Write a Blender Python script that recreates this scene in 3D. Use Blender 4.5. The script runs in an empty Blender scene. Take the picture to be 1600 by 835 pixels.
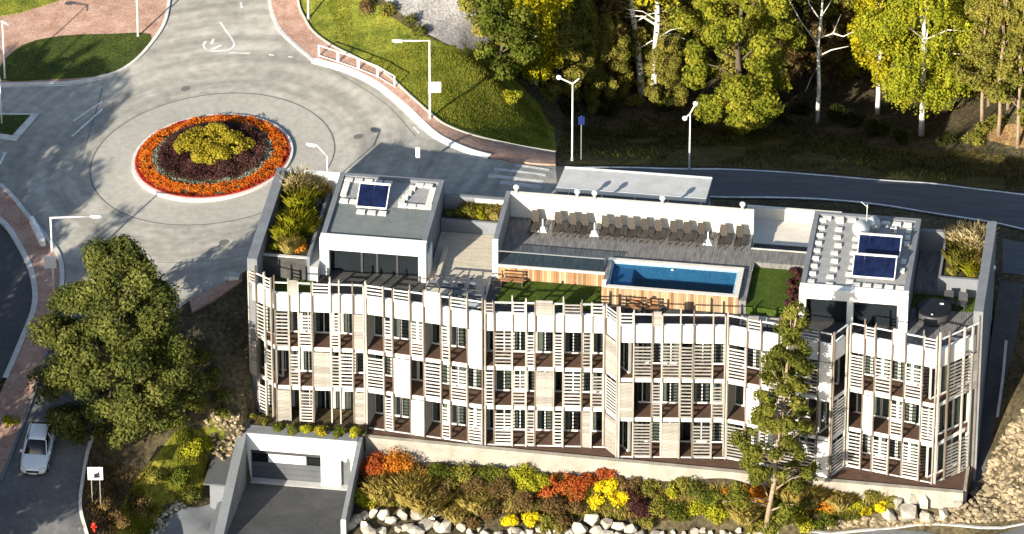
import bpy, bmesh, math, random
import numpy as np
from mathutils import Vector, Matrix
from mathutils.geometry import delaunay_2d_cdt
rad = math.radians
rng = np.random.default_rng(7); random.seed(7)
S = bpy.context.scene; COL = S.collection

# ------------------------------------------------------------------ camera, sky, sun, exposure
TH = rad(32.5); DIST = 430.0; FPX = 10300.0
DV = np.array([0, math.cos(TH), -math.sin(TH)]); UPV = np.array([0, math.sin(TH), math.cos(TH)])
CAM = np.array([0, 0, 6.0]) - DV * DIST
cd = bpy.data.cameras.new('camera'); cam = bpy.data.objects.new('camera', cd); COL.objects.link(cam)
cam.location = CAM; cam.rotation_euler = (rad(90) - TH, 0, 0)
cd.sensor_width = 36; cd.lens = FPX / 1600 * 36; cd.clip_start = 1; cd.clip_end = 6000
S.camera = cam
SUN_AZ = 32.0    # light travels forward and this many degrees to the right
SUN_EL = 20.0
W = bpy.data.worlds.new('World'); S.world = W; W.use_nodes = True
nt = W.node_tree; bg = nt.nodes['Background']
sk = nt.nodes.new('ShaderNodeTexSky'); sk.sky_type = 'NISHITA'; sk.sun_disc = False
sk.sun_elevation = rad(SUN_EL); sk.sun_rotation = rad(180 + SUN_AZ)
nt.links.new(sk.outputs[0], bg.inputs[0]); bg.inputs[1].default_value = 0.09
sl = bpy.data.lights.new('sun', 'SUN'); sl.energy = 5.0; sl.angle = rad(0.5); sl.color = (1.0, 0.92, 0.77)
so = bpy.data.objects.new('sun', sl); COL.objects.link(so)
ld = Vector((math.sin(rad(SUN_AZ)) * math.cos(rad(SUN_EL)), math.cos(rad(SUN_AZ)) * math.cos(rad(SUN_EL)), -math.sin(rad(SUN_EL))))
so.rotation_euler = ld.to_track_quat('-Z', 'Y').to_euler(); so.location = (-60, -90, 60)
S.view_settings.view_transform = 'Standard'; S.view_settings.look = 'None'
S.view_settings.exposure = 1.18; S.view_settings.gamma = 1.0

# ------------------------------------------------------------------ survey helpers: photo point on a level -> place
def P(px, py, z):
    r = DV + np.array([1, 0, 0]) * (px - 800) / FPX + UPV * (417.5 - py) / FPX
    return CAM + r * ((z - CAM[2]) / r[2])
O_ = P(445, 262, 11.8); R_ = P(1560, 346, 11.8)
UU = (R_ - O_) / np.linalg.norm(R_ - O_); VV = np.array([UU[1], -UU[0], 0]); YAW = math.atan2(UU[1], UU[0])
def uv(px, py, z):
    p = P(px, py, z) - O_; return float(p @ UU), float(p @ VV)
def BW(u, v, z=0.0):
    p = O_[:2] + UU[:2] * u + VV[:2] * v; return np.array([p[0], p[1], z])

# ------------------------------------------------------------------ terrain heights
CP = []
for px, py, z in [
    (332,249,6),(202,265,5.5),(462,240,6.45),(135,270,5.2),(527,245,6.8),(40,250,4.85),(0,180,4.7),(-60,200,4.5),(300,120,6),(350,30,6.6),(340,-60,7),
    (150,90,5.4),(60,40,5.2),(160,20,5.8),(0,20,5.0),(250,380,5.6),(330,440,5.9),(150,380,5.1),(20,400,4.5),(90,420,4.8),(200,470,5.2),(-80,400,4.2),
    (20,480,4.1),(80,560,3.7),(62,640,3.1),(62,700,2.6),(60,770,2.1),(60,835,1.6),(60,920,1.0),(-60,700,2.5),(-60,560,3.5),(-60,835,1.6),(150,600,3.3),
    (130,760,1.9),(128,835,1.4),(180,790,0.8),(215,835,-1.2),(290,640,2.6),(300,700,0.9),(250,760,-0.4),(260,820,-2.6),(330,830,-2.9),(310,790,-2.6),(340,790,-2.9),(346,765,-2.7),(338,745,-2.3),(352,730,-1.6),
    (345,665,1.2),(330,560,4.2),(340,610,2.6),(300,485,5.6),(376,440,6.3),
    (450,860,-3.2),(300,900,-3.4),(180,920,-1.5),
    (560,40,7.6),(600,100,7.5),(690,150,7.8),(760,115,7.4),(680,0,9.2),(760,-40,10.2),(560,-60,9.0),(480,20,7.2),(600,160,7.3),(700,222,7.7),(480,95,6.9),
    (760,190,6.4),(800,223,6.3),(860,200,3.8),(842,172,2.6),(800,140,4.6),(760,150,6.6),(640,210,7.4),(780,250,8.0),
    (870,255,7.8),(1000,258,6.8),(1120,262,6.0),(1300,274,5.4),(1450,288,5.0),(1600,304,4.7),(1720,330,4.5),(1110,300,6.6),(1300,312,5.8),(1450,330,5.4),(1600,360,5.0),(1720,390,4.8),
    (900,210,2.4),(950,215,2.2),(1100,220,1.8),(1280,230,1.5),(1450,240,1.3),(1600,262,2.2),
    (900,170,0.2),(1020,170,-1.2),(1150,172,-1.6),(1280,180,-1.6),(1400,190,-1.5),(1500,205,-0.6),(1590,222,2.4),(1700,240,4),
    (1550,195,2.6),(1600,195,3.4),(1600,150,4.0),(1400,110,-1.5),(1200,90,-1.5),(1000,90,-1.0),(860,90,2.0),(1000,0,2),(1300,0,2),
    (1580,440,6.6),(1575,520,4.6),(1560,600,2.6),(1545,690,0.4),(1528,765,-1.4),(1600,640,3.4),(1575,720,0.7),(1560,800,-1.3),(1600,760,0.3),(1680,640,4.5),(1680,800,1.2),(1720,500,6),
    (560,815,-2.7),(640,812,-2.8),(760,825,-3.0),(900,815,-2.9),(1050,830,-3.1),(1200,835,-3.2),(1320,822,-2.6),(1440,800,-1.4),(1500,800,-1.3),(1400,830,-2.5),(1500,835,-2.3),
    (600,900,-3.6),(900,920,-3.8),(1200,920,-3.8),(1500,900,-3.2),(450,950,-3.6)]:
    q = P(px, py, z); CP.append((q[0], q[1], z))
for u in range(6, 47, 5):
    q = BW(u, 14.1); CP.append((q[0], q[1], -1.6 if u < 30 else -0.75))
for u in (-0.8, -0.9):
    pass
for u in range(-1, 47, 6):
    q = BW(u, -0.6); CP.append((q[0], q[1], 6.4 + min(1.0, (u + 1) / 14) * 1.4 - max(0, u - 22) / 24 * 2.2))
CP += [(-80,-60,-2),(0,-60,-5),(80,-60,0),(90,20,8),(90,90,12),(0,100,12),(-90,100,8),(-90,20,4),(50,60,10),(-50,60,7)]
CP = np.array(CP)
def _tps_k(d2): return 0.5 * d2 * np.log(d2 + 1e-9)
_n = len(CP); _d2 = ((CP[:, None, :2] - CP[None, :, :2]) ** 2).sum(-1)
_A = np.zeros((_n + 3, _n + 3)); _A[:_n, :_n] = _tps_k(_d2) + np.eye(_n) * 0.6
_A[:_n, _n] = 1; _A[:_n, _n+1:] = CP[:, :2]; _A[_n, :_n] = 1; _A[_n+1:, :_n] = CP[:, :2].T
_w = np.linalg.solve(_A, np.concatenate([CP[:, 2], np.zeros(3)]))
def H(xy):
    xy = np.atleast_2d(np.asarray(xy, float))[:, :2].copy()
    xy[:, 0] = np.clip(xy[:, 0], -85, 85); xy[:, 1] = np.clip(xy[:, 1], -55, 95)
    out = np.empty(len(xy))
    for i in range(0, len(xy), 4000):
        c = xy[i:i+4000]; d2 = ((c[:, None] - CP[None, :, :2]) ** 2).sum(-1)
        out[i:i+4000] = _tps_k(d2) @ _w[:_n] + _w[_n] + c @ _w[_n+1:]
    return out
def G(px, py):
    z = 5.0
    for _ in range(60):
        p = P(px, py, z); z += 0.45 * (H(p[:2])[0] - z)
    return np.array([p[0], p[1], z])

# ------------------------------------------------------------------ materials
MAT = {}
def mat(name, col, rough=0.8, var=0.15, scale=4.0, col2=None, bump=0.0, bscale=None, detail=4.0, metal=0.0, spec=0.3, stretch=None, rand=0.0, fine=0.0):
    m = bpy.data.materials.new(name); m.use_nodes = True; n = m.node_tree.nodes; l = m.node_tree.links
    b = n['Principled BSDF']; b.inputs['Roughness'].default_value = rough; b.inputs['Metallic'].default_value = metal
    b.inputs['Specular IOR Level'].default_value = spec
    tc = n.new('ShaderNodeTexCoord'); vec = tc.outputs['Object']
    if stretch:
        mp = n.new('ShaderNodeMapping'); mp.inputs['Scale'].default_value = stretch; l.new(vec, mp.inputs[0]); vec = mp.outputs[0]
    t = n.new('ShaderNodeTexNoise'); t.inputs['Scale'].default_value = scale; t.inputs['Detail'].default_value = detail; t.inputs['Roughness'].default_value = 0.65
    l.new(vec, t.inputs['Vector'])
    r = n.new('ShaderNodeValToRGB'); c = np.array(col); c2 = np.array(col2) if col2 is not None else c * (1 + var)
    c1 = c if col2 is not None else c * (1 - var)
    r.color_ramp.elements[0].position = 0.32; r.color_ramp.elements[1].position = 0.68
    r.color_ramp.elements[0].color = (*np.clip(c1, 0, 1), 1); r.color_ramp.elements[1].color = (*np.clip(c2, 0, 1), 1)
    l.new(t.outputs[0], r.inputs[0]); out = r.outputs[0]
    if fine:
        t3 = n.new('ShaderNodeTexNoise'); t3.inputs['Scale'].default_value = scale * 9; t3.inputs['Detail'].default_value = 3; l.new(vec, t3.inputs['Vector'])
        mr = n.new('ShaderNodeMapRange'); mr.inputs[1].default_value = 0.3; mr.inputs[2].default_value = 0.7; mr.inputs[3].default_value = 1 - fine; mr.inputs[4].default_value = 1 + fine
        l.new(t3.outputs[0], mr.inputs[0])
        mm = n.new('ShaderNodeVectorMath'); mm.operation = 'SCALE'; l.new(out, mm.inputs[0]); l.new(mr.outputs[0], mm.inputs['Scale']); out = mm.outputs[0]
    if rand:
        oi = n.new('ShaderNodeObjectInfo'); mr = n.new('ShaderNodeMapRange'); mr.inputs[3].default_value = 1 - rand; mr.inputs[4].default_value = 1 + rand
        l.new(oi.outputs['Random'], mr.inputs[0])
        mm = n.new('ShaderNodeVectorMath'); mm.operation = 'SCALE'; l.new(out, mm.inputs[0]); l.new(mr.outputs[0], mm.inputs['Scale']); out = mm.outputs[0]
    l.new(out, b.inputs['Base Color'])
    if bump:
        t2 = n.new('ShaderNodeTexNoise'); t2.inputs['Scale'].default_value = bscale or scale * 6; t2.inputs['Detail'].default_value = 5; l.new(vec, t2.inputs['Vector'])
        bp = n.new('ShaderNodeBump'); bp.inputs['Strength'].default_value = bump; bp.inputs['Distance'].default_value = 0.05
        l.new(t2.outputs[0], bp.inputs['Height']); l.new(bp.outputs[0], b.inputs['Normal'])
    MAT[name] = m; return m
def leafmat(name, cols, trans=0.25, nscale=0.5):
    m = bpy.data.materials.new(name); m.use_nodes = True; n = m.node_tree.nodes; l = m.node_tree.links
    n.remove(n['Principled BSDF']); o = n['Material Output']
    at = n.new('ShaderNodeAttribute'); at.attribute_name = 'rnd'
    tc = n.new('ShaderNodeTexCoord'); t = n.new('ShaderNodeTexNoise'); t.inputs['Scale'].default_value = nscale; t.inputs['Detail'].default_value = 3
    l.new(tc.outputs['Object'], t.inputs['Vector'])
    mr = n.new('ShaderNodeMapRange'); mr.inputs[1].default_value = 0.3; mr.inputs[2].default_value = 0.7; l.new(t.outputs[0], mr.inputs[0])
    ma = n.new('ShaderNodeMath'); ma.operation = 'MULTIPLY_ADD'; ma.inputs[1].default_value = 0.42; l.new(at.outputs['Fac'], ma.inputs[0])
    m2 = n.new('ShaderNodeMath'); m2.operation = 'MULTIPLY'; m2.inputs[1].default_value = 0.58; l.new(mr.outputs[0], m2.inputs[0]); l.new(m2.outputs[0], ma.inputs[2])
    r = n.new('ShaderNodeValToRGB'); e = r.color_ramp.elements
    while len(e) < len(cols): e.new(0.5)
    for i, c in enumerate(cols): e[i].position = i / (len(cols) - 1); e[i].color = (*c, 1)
    l.new(ma.outputs[0], r.inputs[0])
    d = n.new('ShaderNodeBsdfDiffuse'); tr = n.new('ShaderNodeBsdfTranslucent'); mx = n.new('ShaderNodeMixShader'); mx.inputs[0].default_value = trans
    l.new(r.outputs[0], d.inputs[0]); l.new(r.outputs[0], tr.inputs[0]); l.new(d.outputs[0], mx.inputs[1]); l.new(tr.outputs[0], mx.inputs[2]); l.new(mx.outputs[0], o.inputs[0])
    MAT[name] = m; return m
def glassmat(name, tint, clear=0.6, rough=0.02, body=(0.02,0.025,0.03), wave=0.0, wscale=3.0):
    m = bpy.data.materials.new(name); m.use_nodes = True; n = m.node_tree.nodes; l = m.node_tree.links
    b = n['Principled BSDF']; b.inputs['Base Color'].default_value = (*body, 1); b.inputs['Roughness'].default_value = rough; b.inputs['Specular IOR Level'].default_value = 0.6
    tb = n.new('ShaderNodeBsdfTransparent'); tb.inputs[0].default_value = (*tint, 1)
    mx = n.new('ShaderNodeMixShader'); mx.inputs[0].default_value = clear
    l.new(b.outputs[0], mx.inputs[1]); l.new(tb.outputs[0], mx.inputs[2]); l.new(mx.outputs[0], n['Material Output'].inputs[0])
    if wave:
        t2 = n.new('ShaderNodeTexNoise'); t2.inputs['Scale'].default_value = wscale; t2.inputs['Detail'].default_value = 3
        bp = n.new('ShaderNodeBump'); bp.inputs['Strength'].default_value = wave; bp.inputs['Distance'].default_value = 0.05
        tc = n.new('ShaderNodeTexCoord'); l.new(tc.outputs['Object'], t2.inputs['Vector']); l.new(t2.outputs[0], bp.inputs['Height']); l.new(bp.outputs[0], b.inputs['Normal'])
    MAT[name] = m; return m

mat('asphalt', (0.275,0.26,0.23), 0.9, scale=0.16, col2=(0.375,0.355,0.31), bump=0.35, bscale=20, fine=0.17, detail=9, spec=0.15)
def wear(name, cx, cy):
    m = MAT[name]; n = m.node_tree.nodes; l = m.node_tree.links; b = n['Principled BSDF']; src = b.inputs['Base Color'].links[0].from_socket
    tc = n.new('ShaderNodeTexCoord'); sub = n.new('ShaderNodeVectorMath'); sub.operation = 'SUBTRACT'; sub.inputs[1].default_value = (cx, cy, 0)
    l.new(tc.outputs['Object'], sub.inputs[0]); mu = n.new('ShaderNodeVectorMath'); mu.operation = 'MULTIPLY'; mu.inputs[1].default_value = (1, 1, 0); l.new(sub.outputs[0], mu.inputs[0])
    ln = n.new('ShaderNodeVectorMath'); ln.operation = 'LENGTH'; l.new(mu.outputs[0], ln.inputs[0])
    nz = n.new('ShaderNodeTexNoise'); nz.noise_dimensions = '2D'; nz.inputs['Scale'].default_value = 1.0; nz.inputs['Detail'].default_value = 4
    at = n.new('ShaderNodeMath'); at.operation = 'ARCTAN2'; sp = n.new('ShaderNodeSeparateXYZ'); l.new(mu.outputs[0], sp.inputs[0]); l.new(sp.outputs[0], at.inputs[0]); l.new(sp.outputs[1], at.inputs[1])
    cb = n.new('ShaderNodeCombineXYZ'); s1 = n.new('ShaderNodeMath'); s1.operation = 'MULTIPLY'; s1.inputs[1].default_value = 0.9; l.new(ln.outputs['Value'], s1.inputs[0]); l.new(s1.outputs[0], cb.inputs[0]); l.new(at.outputs[0], cb.inputs[1]); l.new(cb.outputs[0], nz.inputs['Vector'])
    mr = n.new('ShaderNodeMapRange'); mr.inputs[1].default_value = 0.3; mr.inputs[2].default_value = 0.7; mr.inputs[3].default_value = 0.78; mr.inputs[4].default_value = 1.16; l.new(nz.outputs[0], mr.inputs[0])
    mm = n.new('ShaderNodeVectorMath'); mm.operation = 'SCALE'; l.new(src, mm.inputs[0]); l.new(mr.outputs[0], mm.inputs['Scale']); l.new(mm.outputs[0], b.inputs['Base Color'])
_rc = P(332, 249, 6); wear('asphalt', _rc[0], _rc[1])
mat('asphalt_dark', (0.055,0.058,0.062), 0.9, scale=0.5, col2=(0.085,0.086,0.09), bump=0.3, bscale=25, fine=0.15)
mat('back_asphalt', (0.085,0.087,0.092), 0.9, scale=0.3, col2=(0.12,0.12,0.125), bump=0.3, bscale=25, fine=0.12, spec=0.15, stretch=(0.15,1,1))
mat('car_asphalt', (0.12,0.12,0.122), 0.9, scale=0.4, col2=(0.175,0.172,0.168), bump=0.3, bscale=25, fine=0.14, spec=0.15)  # darkened so the tree shade on the car road is in its colour
mat('tar', (0.13,0.128,0.12), 0.8, 0.15, 2.0)
mat('apron', (0.31,0.295,0.26), 0.9, scale=0.3, col2=(0.37,0.35,0.31), bump=0.25, bscale=25, fine=0.1, spec=0.15)
mat('brick_paving', (0.30,0.17,0.12), 0.9, scale=0.9, col2=(0.46,0.30,0.23), bump=0.4, bscale=10, fine=0.3)
mat('kerb_stone', (0.55,0.53,0.49), 0.85, 0.15, 2.0, bump=0.2)
mat('road_paint', (0.62,0.62,0.6), 0.7, 0.25, 1.5, fine=0.25)
mat('worn_paint', (0.34,0.34,0.33), 0.8, scale=1.2, col2=(0.55,0.55,0.53), fine=0.3)
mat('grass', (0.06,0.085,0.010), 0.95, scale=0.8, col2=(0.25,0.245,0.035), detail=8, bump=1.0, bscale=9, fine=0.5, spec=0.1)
mat('grass_shaded', (0.03,0.045,0.01), 0.95, scale=0.7, col2=(0.065,0.08,0.015), bump=1.0, bscale=9, fine=0.5, spec=0.1)  # grass colour darkened to stand for shade on the left lawns
mat('roof_lawn', (0.03,0.055,0.008), 0.95, scale=1.2, col2=(0.06,0.09,0.012), bump=0.8, bscale=14, fine=0.5, spec=0.1)
mat('bank_brown', (0.05,0.042,0.014), 0.97, scale=0.6, col2=(0.105,0.082,0.03), bump=1.0, bscale=8, fine=0.5, spec=0.1)
mat('bank_grass', (0.085,0.10,0.012), 0.95, scale=0.35, col2=(0.24,0.20,0.03), bump=1.0, bscale=7, fine=0.5, spec=0.1)
mat('soil', (0.045,0.038,0.022), 0.97, scale=0.4, col2=(0.10,0.08,0.045), bump=1.0, bscale=6, fine=0.5, spec=0.1)
mat('litter', (0.14,0.08,0.035), 0.97, scale=0.8, col2=(0.26,0.17,0.08), bump=1.0, bscale=8, fine=0.5, spec=0.1)
mat('gravel', (0.2,0.19,0.18), 0.95, scale=0.7, col2=(0.34,0.32,0.31), bump=0.8, bscale=6, fine=0.4, spec=0.1)
mat('concrete', (0.42,0.42,0.41), 0.85, 0.12, 0.8, bump=0.15, bscale=12, fine=0.06)
mat('concrete_grey', (0.165,0.175,0.19), 0.85, 0.14, 0.8, bump=0.15, bscale=12, fine=0.06)
mat('concrete_warm', (0.52,0.48,0.41), 0.9, scale=0.9, col2=(0.62,0.58,0.51), bump=0.2, bscale=12, fine=0.08)
mat('white_render', (0.72,0.71,0.67), 0.8, 0.06, 0.7, bump=0.08, bscale=20, fine=0.04)
mat('retaining_concrete', (0.24,0.215,0.18), 0.9, scale=0.9, col2=(0.36,0.33,0.28), bump=0.2, bscale=8, fine=0.1)
mat('board_concrete', (0.60,0.56,0.48), 0.85, scale=1.2, col2=(0.70,0.66,0.57), bump=0.25, bscale=5, stretch=(0.6,0.6,6), fine=0.06)
mat('balcony_wall', (0.40,0.385,0.35), 0.85, 0.12, 0.8, fine=0.06)  # white wall greyed: shade behind the slats is put into its colour
mat('white_panel', (0.78,0.77,0.72), 0.6, 0.05, 1.5, rand=0.06)
mat('slat_wood', (0.25,0.235,0.21), 0.8, scale=1.5, col2=(0.46,0.435,0.40), stretch=(2,2,8), rand=0.4)
mat('slat_white', (0.48,0.46,0.43), 0.7, scale=2.0, col2=(0.68,0.66,0.62), rand=0.28)
mat('post_dark', (0.10,0.075,0.055), 0.8, scale=1.0, col2=(0.19,0.15,0.12), stretch=(4,4,0.6), rand=0.2)
mat('post_wood', (0.27,0.24,0.20), 0.8, scale=1.0, col2=(0.46,0.42,0.37), stretch=(4,4,0.6), rand=0.25)
mat('grey_wood', (0.19,0.175,0.155), 0.85, scale=2.0, col2=(0.38,0.35,0.31), stretch=(1.2,1.2,6), bump=0.2, rand=0.22)
mat('deck_grey', (0.10,0.096,0.092), 0.85, scale=1.2, col2=(0.225,0.215,0.205), stretch=(4,0.8,1), bump=0.2, fine=0.2)
mat('deck_tan', (0.40,0.35,0.27), 0.85, scale=1.2, col2=(0.54,0.49,0.40), stretch=(0.8,4,1), bump=0.15, fine=0.15)
mat('balcony_deck', (0.06,0.032,0.022), 0.85, scale=2.0, col2=(0.115,0.068,0.045), stretch=(0.8,5,1), fine=0.25)
mat('larch', (0.26,0.175,0.095), 0.8, scale=1.2, col2=(0.42,0.31,0.195), stretch=(6,6,0.5), rand=0.3)
mat('larch_red', (0.22,0.095,0.045), 0.8, scale=1.2, col2=(0.36,0.19,0.09), stretch=(6,6,0.5), rand=0.35)
mat('terrace_shaded', (0.035,0.034,0.033), 0.85, scale=1.5, col2=(0.075,0.072,0.068), bump=0.2, fine=0.2)  # floor colour darkened to hold the shade behind the roof parapet
mat('membrane', (0.15,0.165,0.16), 0.9, 0.15, 0.9, fine=0.12, bump=0.1)
mat('roof_gravel', (0.28,0.275,0.265), 0.9, 0.15, 2.0, fine=0.2, bump=0.3)
mat('paver', (0.62,0.6,0.54), 0.85, 0.08, 3.0, rand=0.12)
mat('zinc', (0.16,0.17,0.18), 0.5, 0.1, 2.0, metal=0.5)
mat('steel', (0.55,0.55,0.55), 0.4, 0.06, 2.0, metal=0.7)
mat('white_metal', (0.72,0.72,0.70), 0.45, 0.05, 2.0)
mat('dark_metal', (0.05,0.05,0.055), 0.5, 0.1, 2.0)
mat('tub_cover', (0.012,0.012,0.014), 0.4, 0.2, 3.0, spec=0.15)
mat('solar_blue', (0.006,0.010,0.038), 0.15, 0.5, 1.6, spec=0.5)
mat('wicker', (0.04,0.034,0.029), 0.8, scale=12, col2=(0.085,0.073,0.061), bump=0.5, rand=0.25, spec=0.1)
mat('fabric_white', (0.75,0.74,0.7), 0.9, 0.05, 3)
mat('fabric_grey', (0.10,0.11,0.13), 0.9, 0.2, 3)
mat('curtain', (0.72,0.70,0.60), 0.9, 0.1, 2, rand=0.15)
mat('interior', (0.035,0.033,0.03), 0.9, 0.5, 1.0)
mat('bark', (0.11,0.085,0.06), 0.95, 0.35, 6, bump=0.6)
mat('pine_bark', (0.30,0.22,0.15), 0.95, 0.3, 5, bump=0.6)
mat('birch_bark', (0.62,0.59,0.52), 0.8, scale=2.5, col2=(0.80,0.77,0.70), stretch=(1,1,2.5))
mat('birch_mark', (0.04,0.035,0.03), 0.9)
mat('stone_light', (0.26,0.235,0.195), 0.9, scale=1.5, col2=(0.48,0.44,0.37), bump=0.6, rand=0.32)
mat('stone_tan', (0.17,0.13,0.08), 0.9, scale=2.5, col2=(0.37,0.30,0.195), bump=0.7, rand=0.4)
mat('car_paint', (0.80,0.82,0.84), 0.25, 0.02, 1, spec=0.6)
mat('car_glass', (0.01,0.011,0.013), 0.08, 0.1, 1, spec=0.6)
mat('rubber', (0.02,0.02,0.02), 0.9)
mat('lamp_glass', (0.75,0.76,0.74), 0.25, 0.05, 2)
mat('sign_white', (0.78,0.78,0.76), 0.5, 0.04, 2)
mat('sign_blue', (0.01,0.022,0.10), 0.5, 0.1, 2)
mat('sign_black', (0.015,0.015,0.015), 0.6)
mat('red_paint', (0.5,0.025,0.015), 0.4, 0.1, 3)
mat('red_kerb', (0.42,0.10,0.07), 0.8, 0.2, 3)
mat('pool_tile', (0.22,0.35,0.45), 0.5, scale=1.2, col2=(0.34,0.48,0.57), fine=0.4)
mat('pool_step', (0.36,0.46,0.62), 0.5, 0.08, 5)
mat('garage_panel', (0.085,0.09,0.098), 0.5, 0.1, 1)
glassmat('window_glass', (0.85,0.9,0.88), 0.62)
glassmat('lounge_glass', (0.7,0.75,0.72), 0.35, wave=0.25, wscale=0.8)
glassmat('rail_glass', (0.72,0.8,0.85), 0.85)
glassmat('pool_water', (0.52,0.70,0.80), 0.86, 0.03, (0.01,0.03,0.06), wave=0.5, wscale=3.0)
leafmat('leaf_green', [(0.02,0.03,0.006),(0.06,0.08,0.012),(0.12,0.135,0.02),(0.22,0.21,0.04)])
leafmat('leaf_bigtree', [(0.02,0.03,0.009),(0.06,0.072,0.018),(0.12,0.13,0.03),(0.24,0.225,0.07)])
leafmat('leaf_maple', [(0.06,0.08,0.01),(0.16,0.18,0.02),(0.29,0.28,0.03),(0.48,0.40,0.06)], 0.35)
leafmat('leaf_birch', [(0.10,0.11,0.008),(0.27,0.25,0.012),(0.42,0.36,0.018),(0.55,0.45,0.03)])
leafmat('leaf_birchgreen', [(0.07,0.09,0.01),(0.19,0.22,0.018),(0.33,0.32,0.025),(0.47,0.42,0.04)])
leafmat('leaf_pine', [(0.03,0.04,0.008),(0.085,0.095,0.016),(0.16,0.16,0.028),(0.26,0.235,0.05)])
leafmat('leaf_olive', [(0.05,0.055,0.012),(0.14,0.14,0.026),(0.25,0.22,0.042),(0.38,0.30,0.07)])
leafmat('leaf_darkwood', [(0.03,0.04,0.01),(0.085,0.1,0.02),(0.16,0.16,0.032),(0.27,0.23,0.055)])
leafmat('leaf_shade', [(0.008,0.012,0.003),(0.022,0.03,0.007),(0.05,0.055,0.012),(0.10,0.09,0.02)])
leafmat('leaf_red', [(0.12,0.02,0.008),(0.30,0.06,0.018),(0.42,0.12,0.03),(0.50,0.20,0.06)])
leafmat('leaf_orange', [(0.20,0.05,0.008),(0.42,0.13,0.015),(0.52,0.24,0.03),(0.55,0.36,0.06)])
leafmat('leaf_yellow', [(0.35,0.26,0.01),(0.62,0.48,0.015),(0.75,0.60,0.02),(0.80,0.68,0.06)])
leafmat('leaf_lime', [(0.11,0.12,0.008),(0.25,0.255,0.018),(0.38,0.35,0.03),(0.50,0.44,0.06)])
leafmat('leaf_brown', [(0.04,0.025,0.010),(0.11,0.07,0.028),(0.18,0.12,0.048),(0.27,0.18,0.065)])
leafmat('leaf_purple', [(0.018,0.008,0.010),(0.05,0.02,0.02),(0.09,0.04,0.035),(0.13,0.07,0.06)])
leafmat('leaf_straw', [(0.22,0.16,0.03),(0.42,0.32,0.08),(0.56,0.46,0.15),(0.68,0.60,0.28)], 0.4)
leafmat('leaf_pampas', [(0.40,0.30,0.12),(0.58,0.47,0.24),(0.70,0.60,0.36),(0.78,0.70,0.48)])
leafmat('leaf_greygreen', [(0.06,0.07,0.05),(0.14,0.16,0.12),(0.24,0.27,0.21),(0.34,0.36,0.28)])
leafmat('leaf_flower', [(0.22,0.03,0.008),(0.46,0.085,0.012),(0.58,0.17,0.02),(0.64,0.28,0.04)], nscale=1.5)
leafmat('leaf_redflower', [(0.20,0.01,0.01),(0.38,0.03,0.02),(0.5,0.05,0.03)])
leafmat('leaf_gold', [(0.10,0.085,0.01),(0.26,0.21,0.02),(0.42,0.34,0.035),(0.52,0.44,0.06)])
leafmat('leaf_blade', [(0.05,0.06,0.008),(0.12,0.14,0.015),(0.22,0.21,0.025),(0.32,0.25,0.05)])

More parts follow.
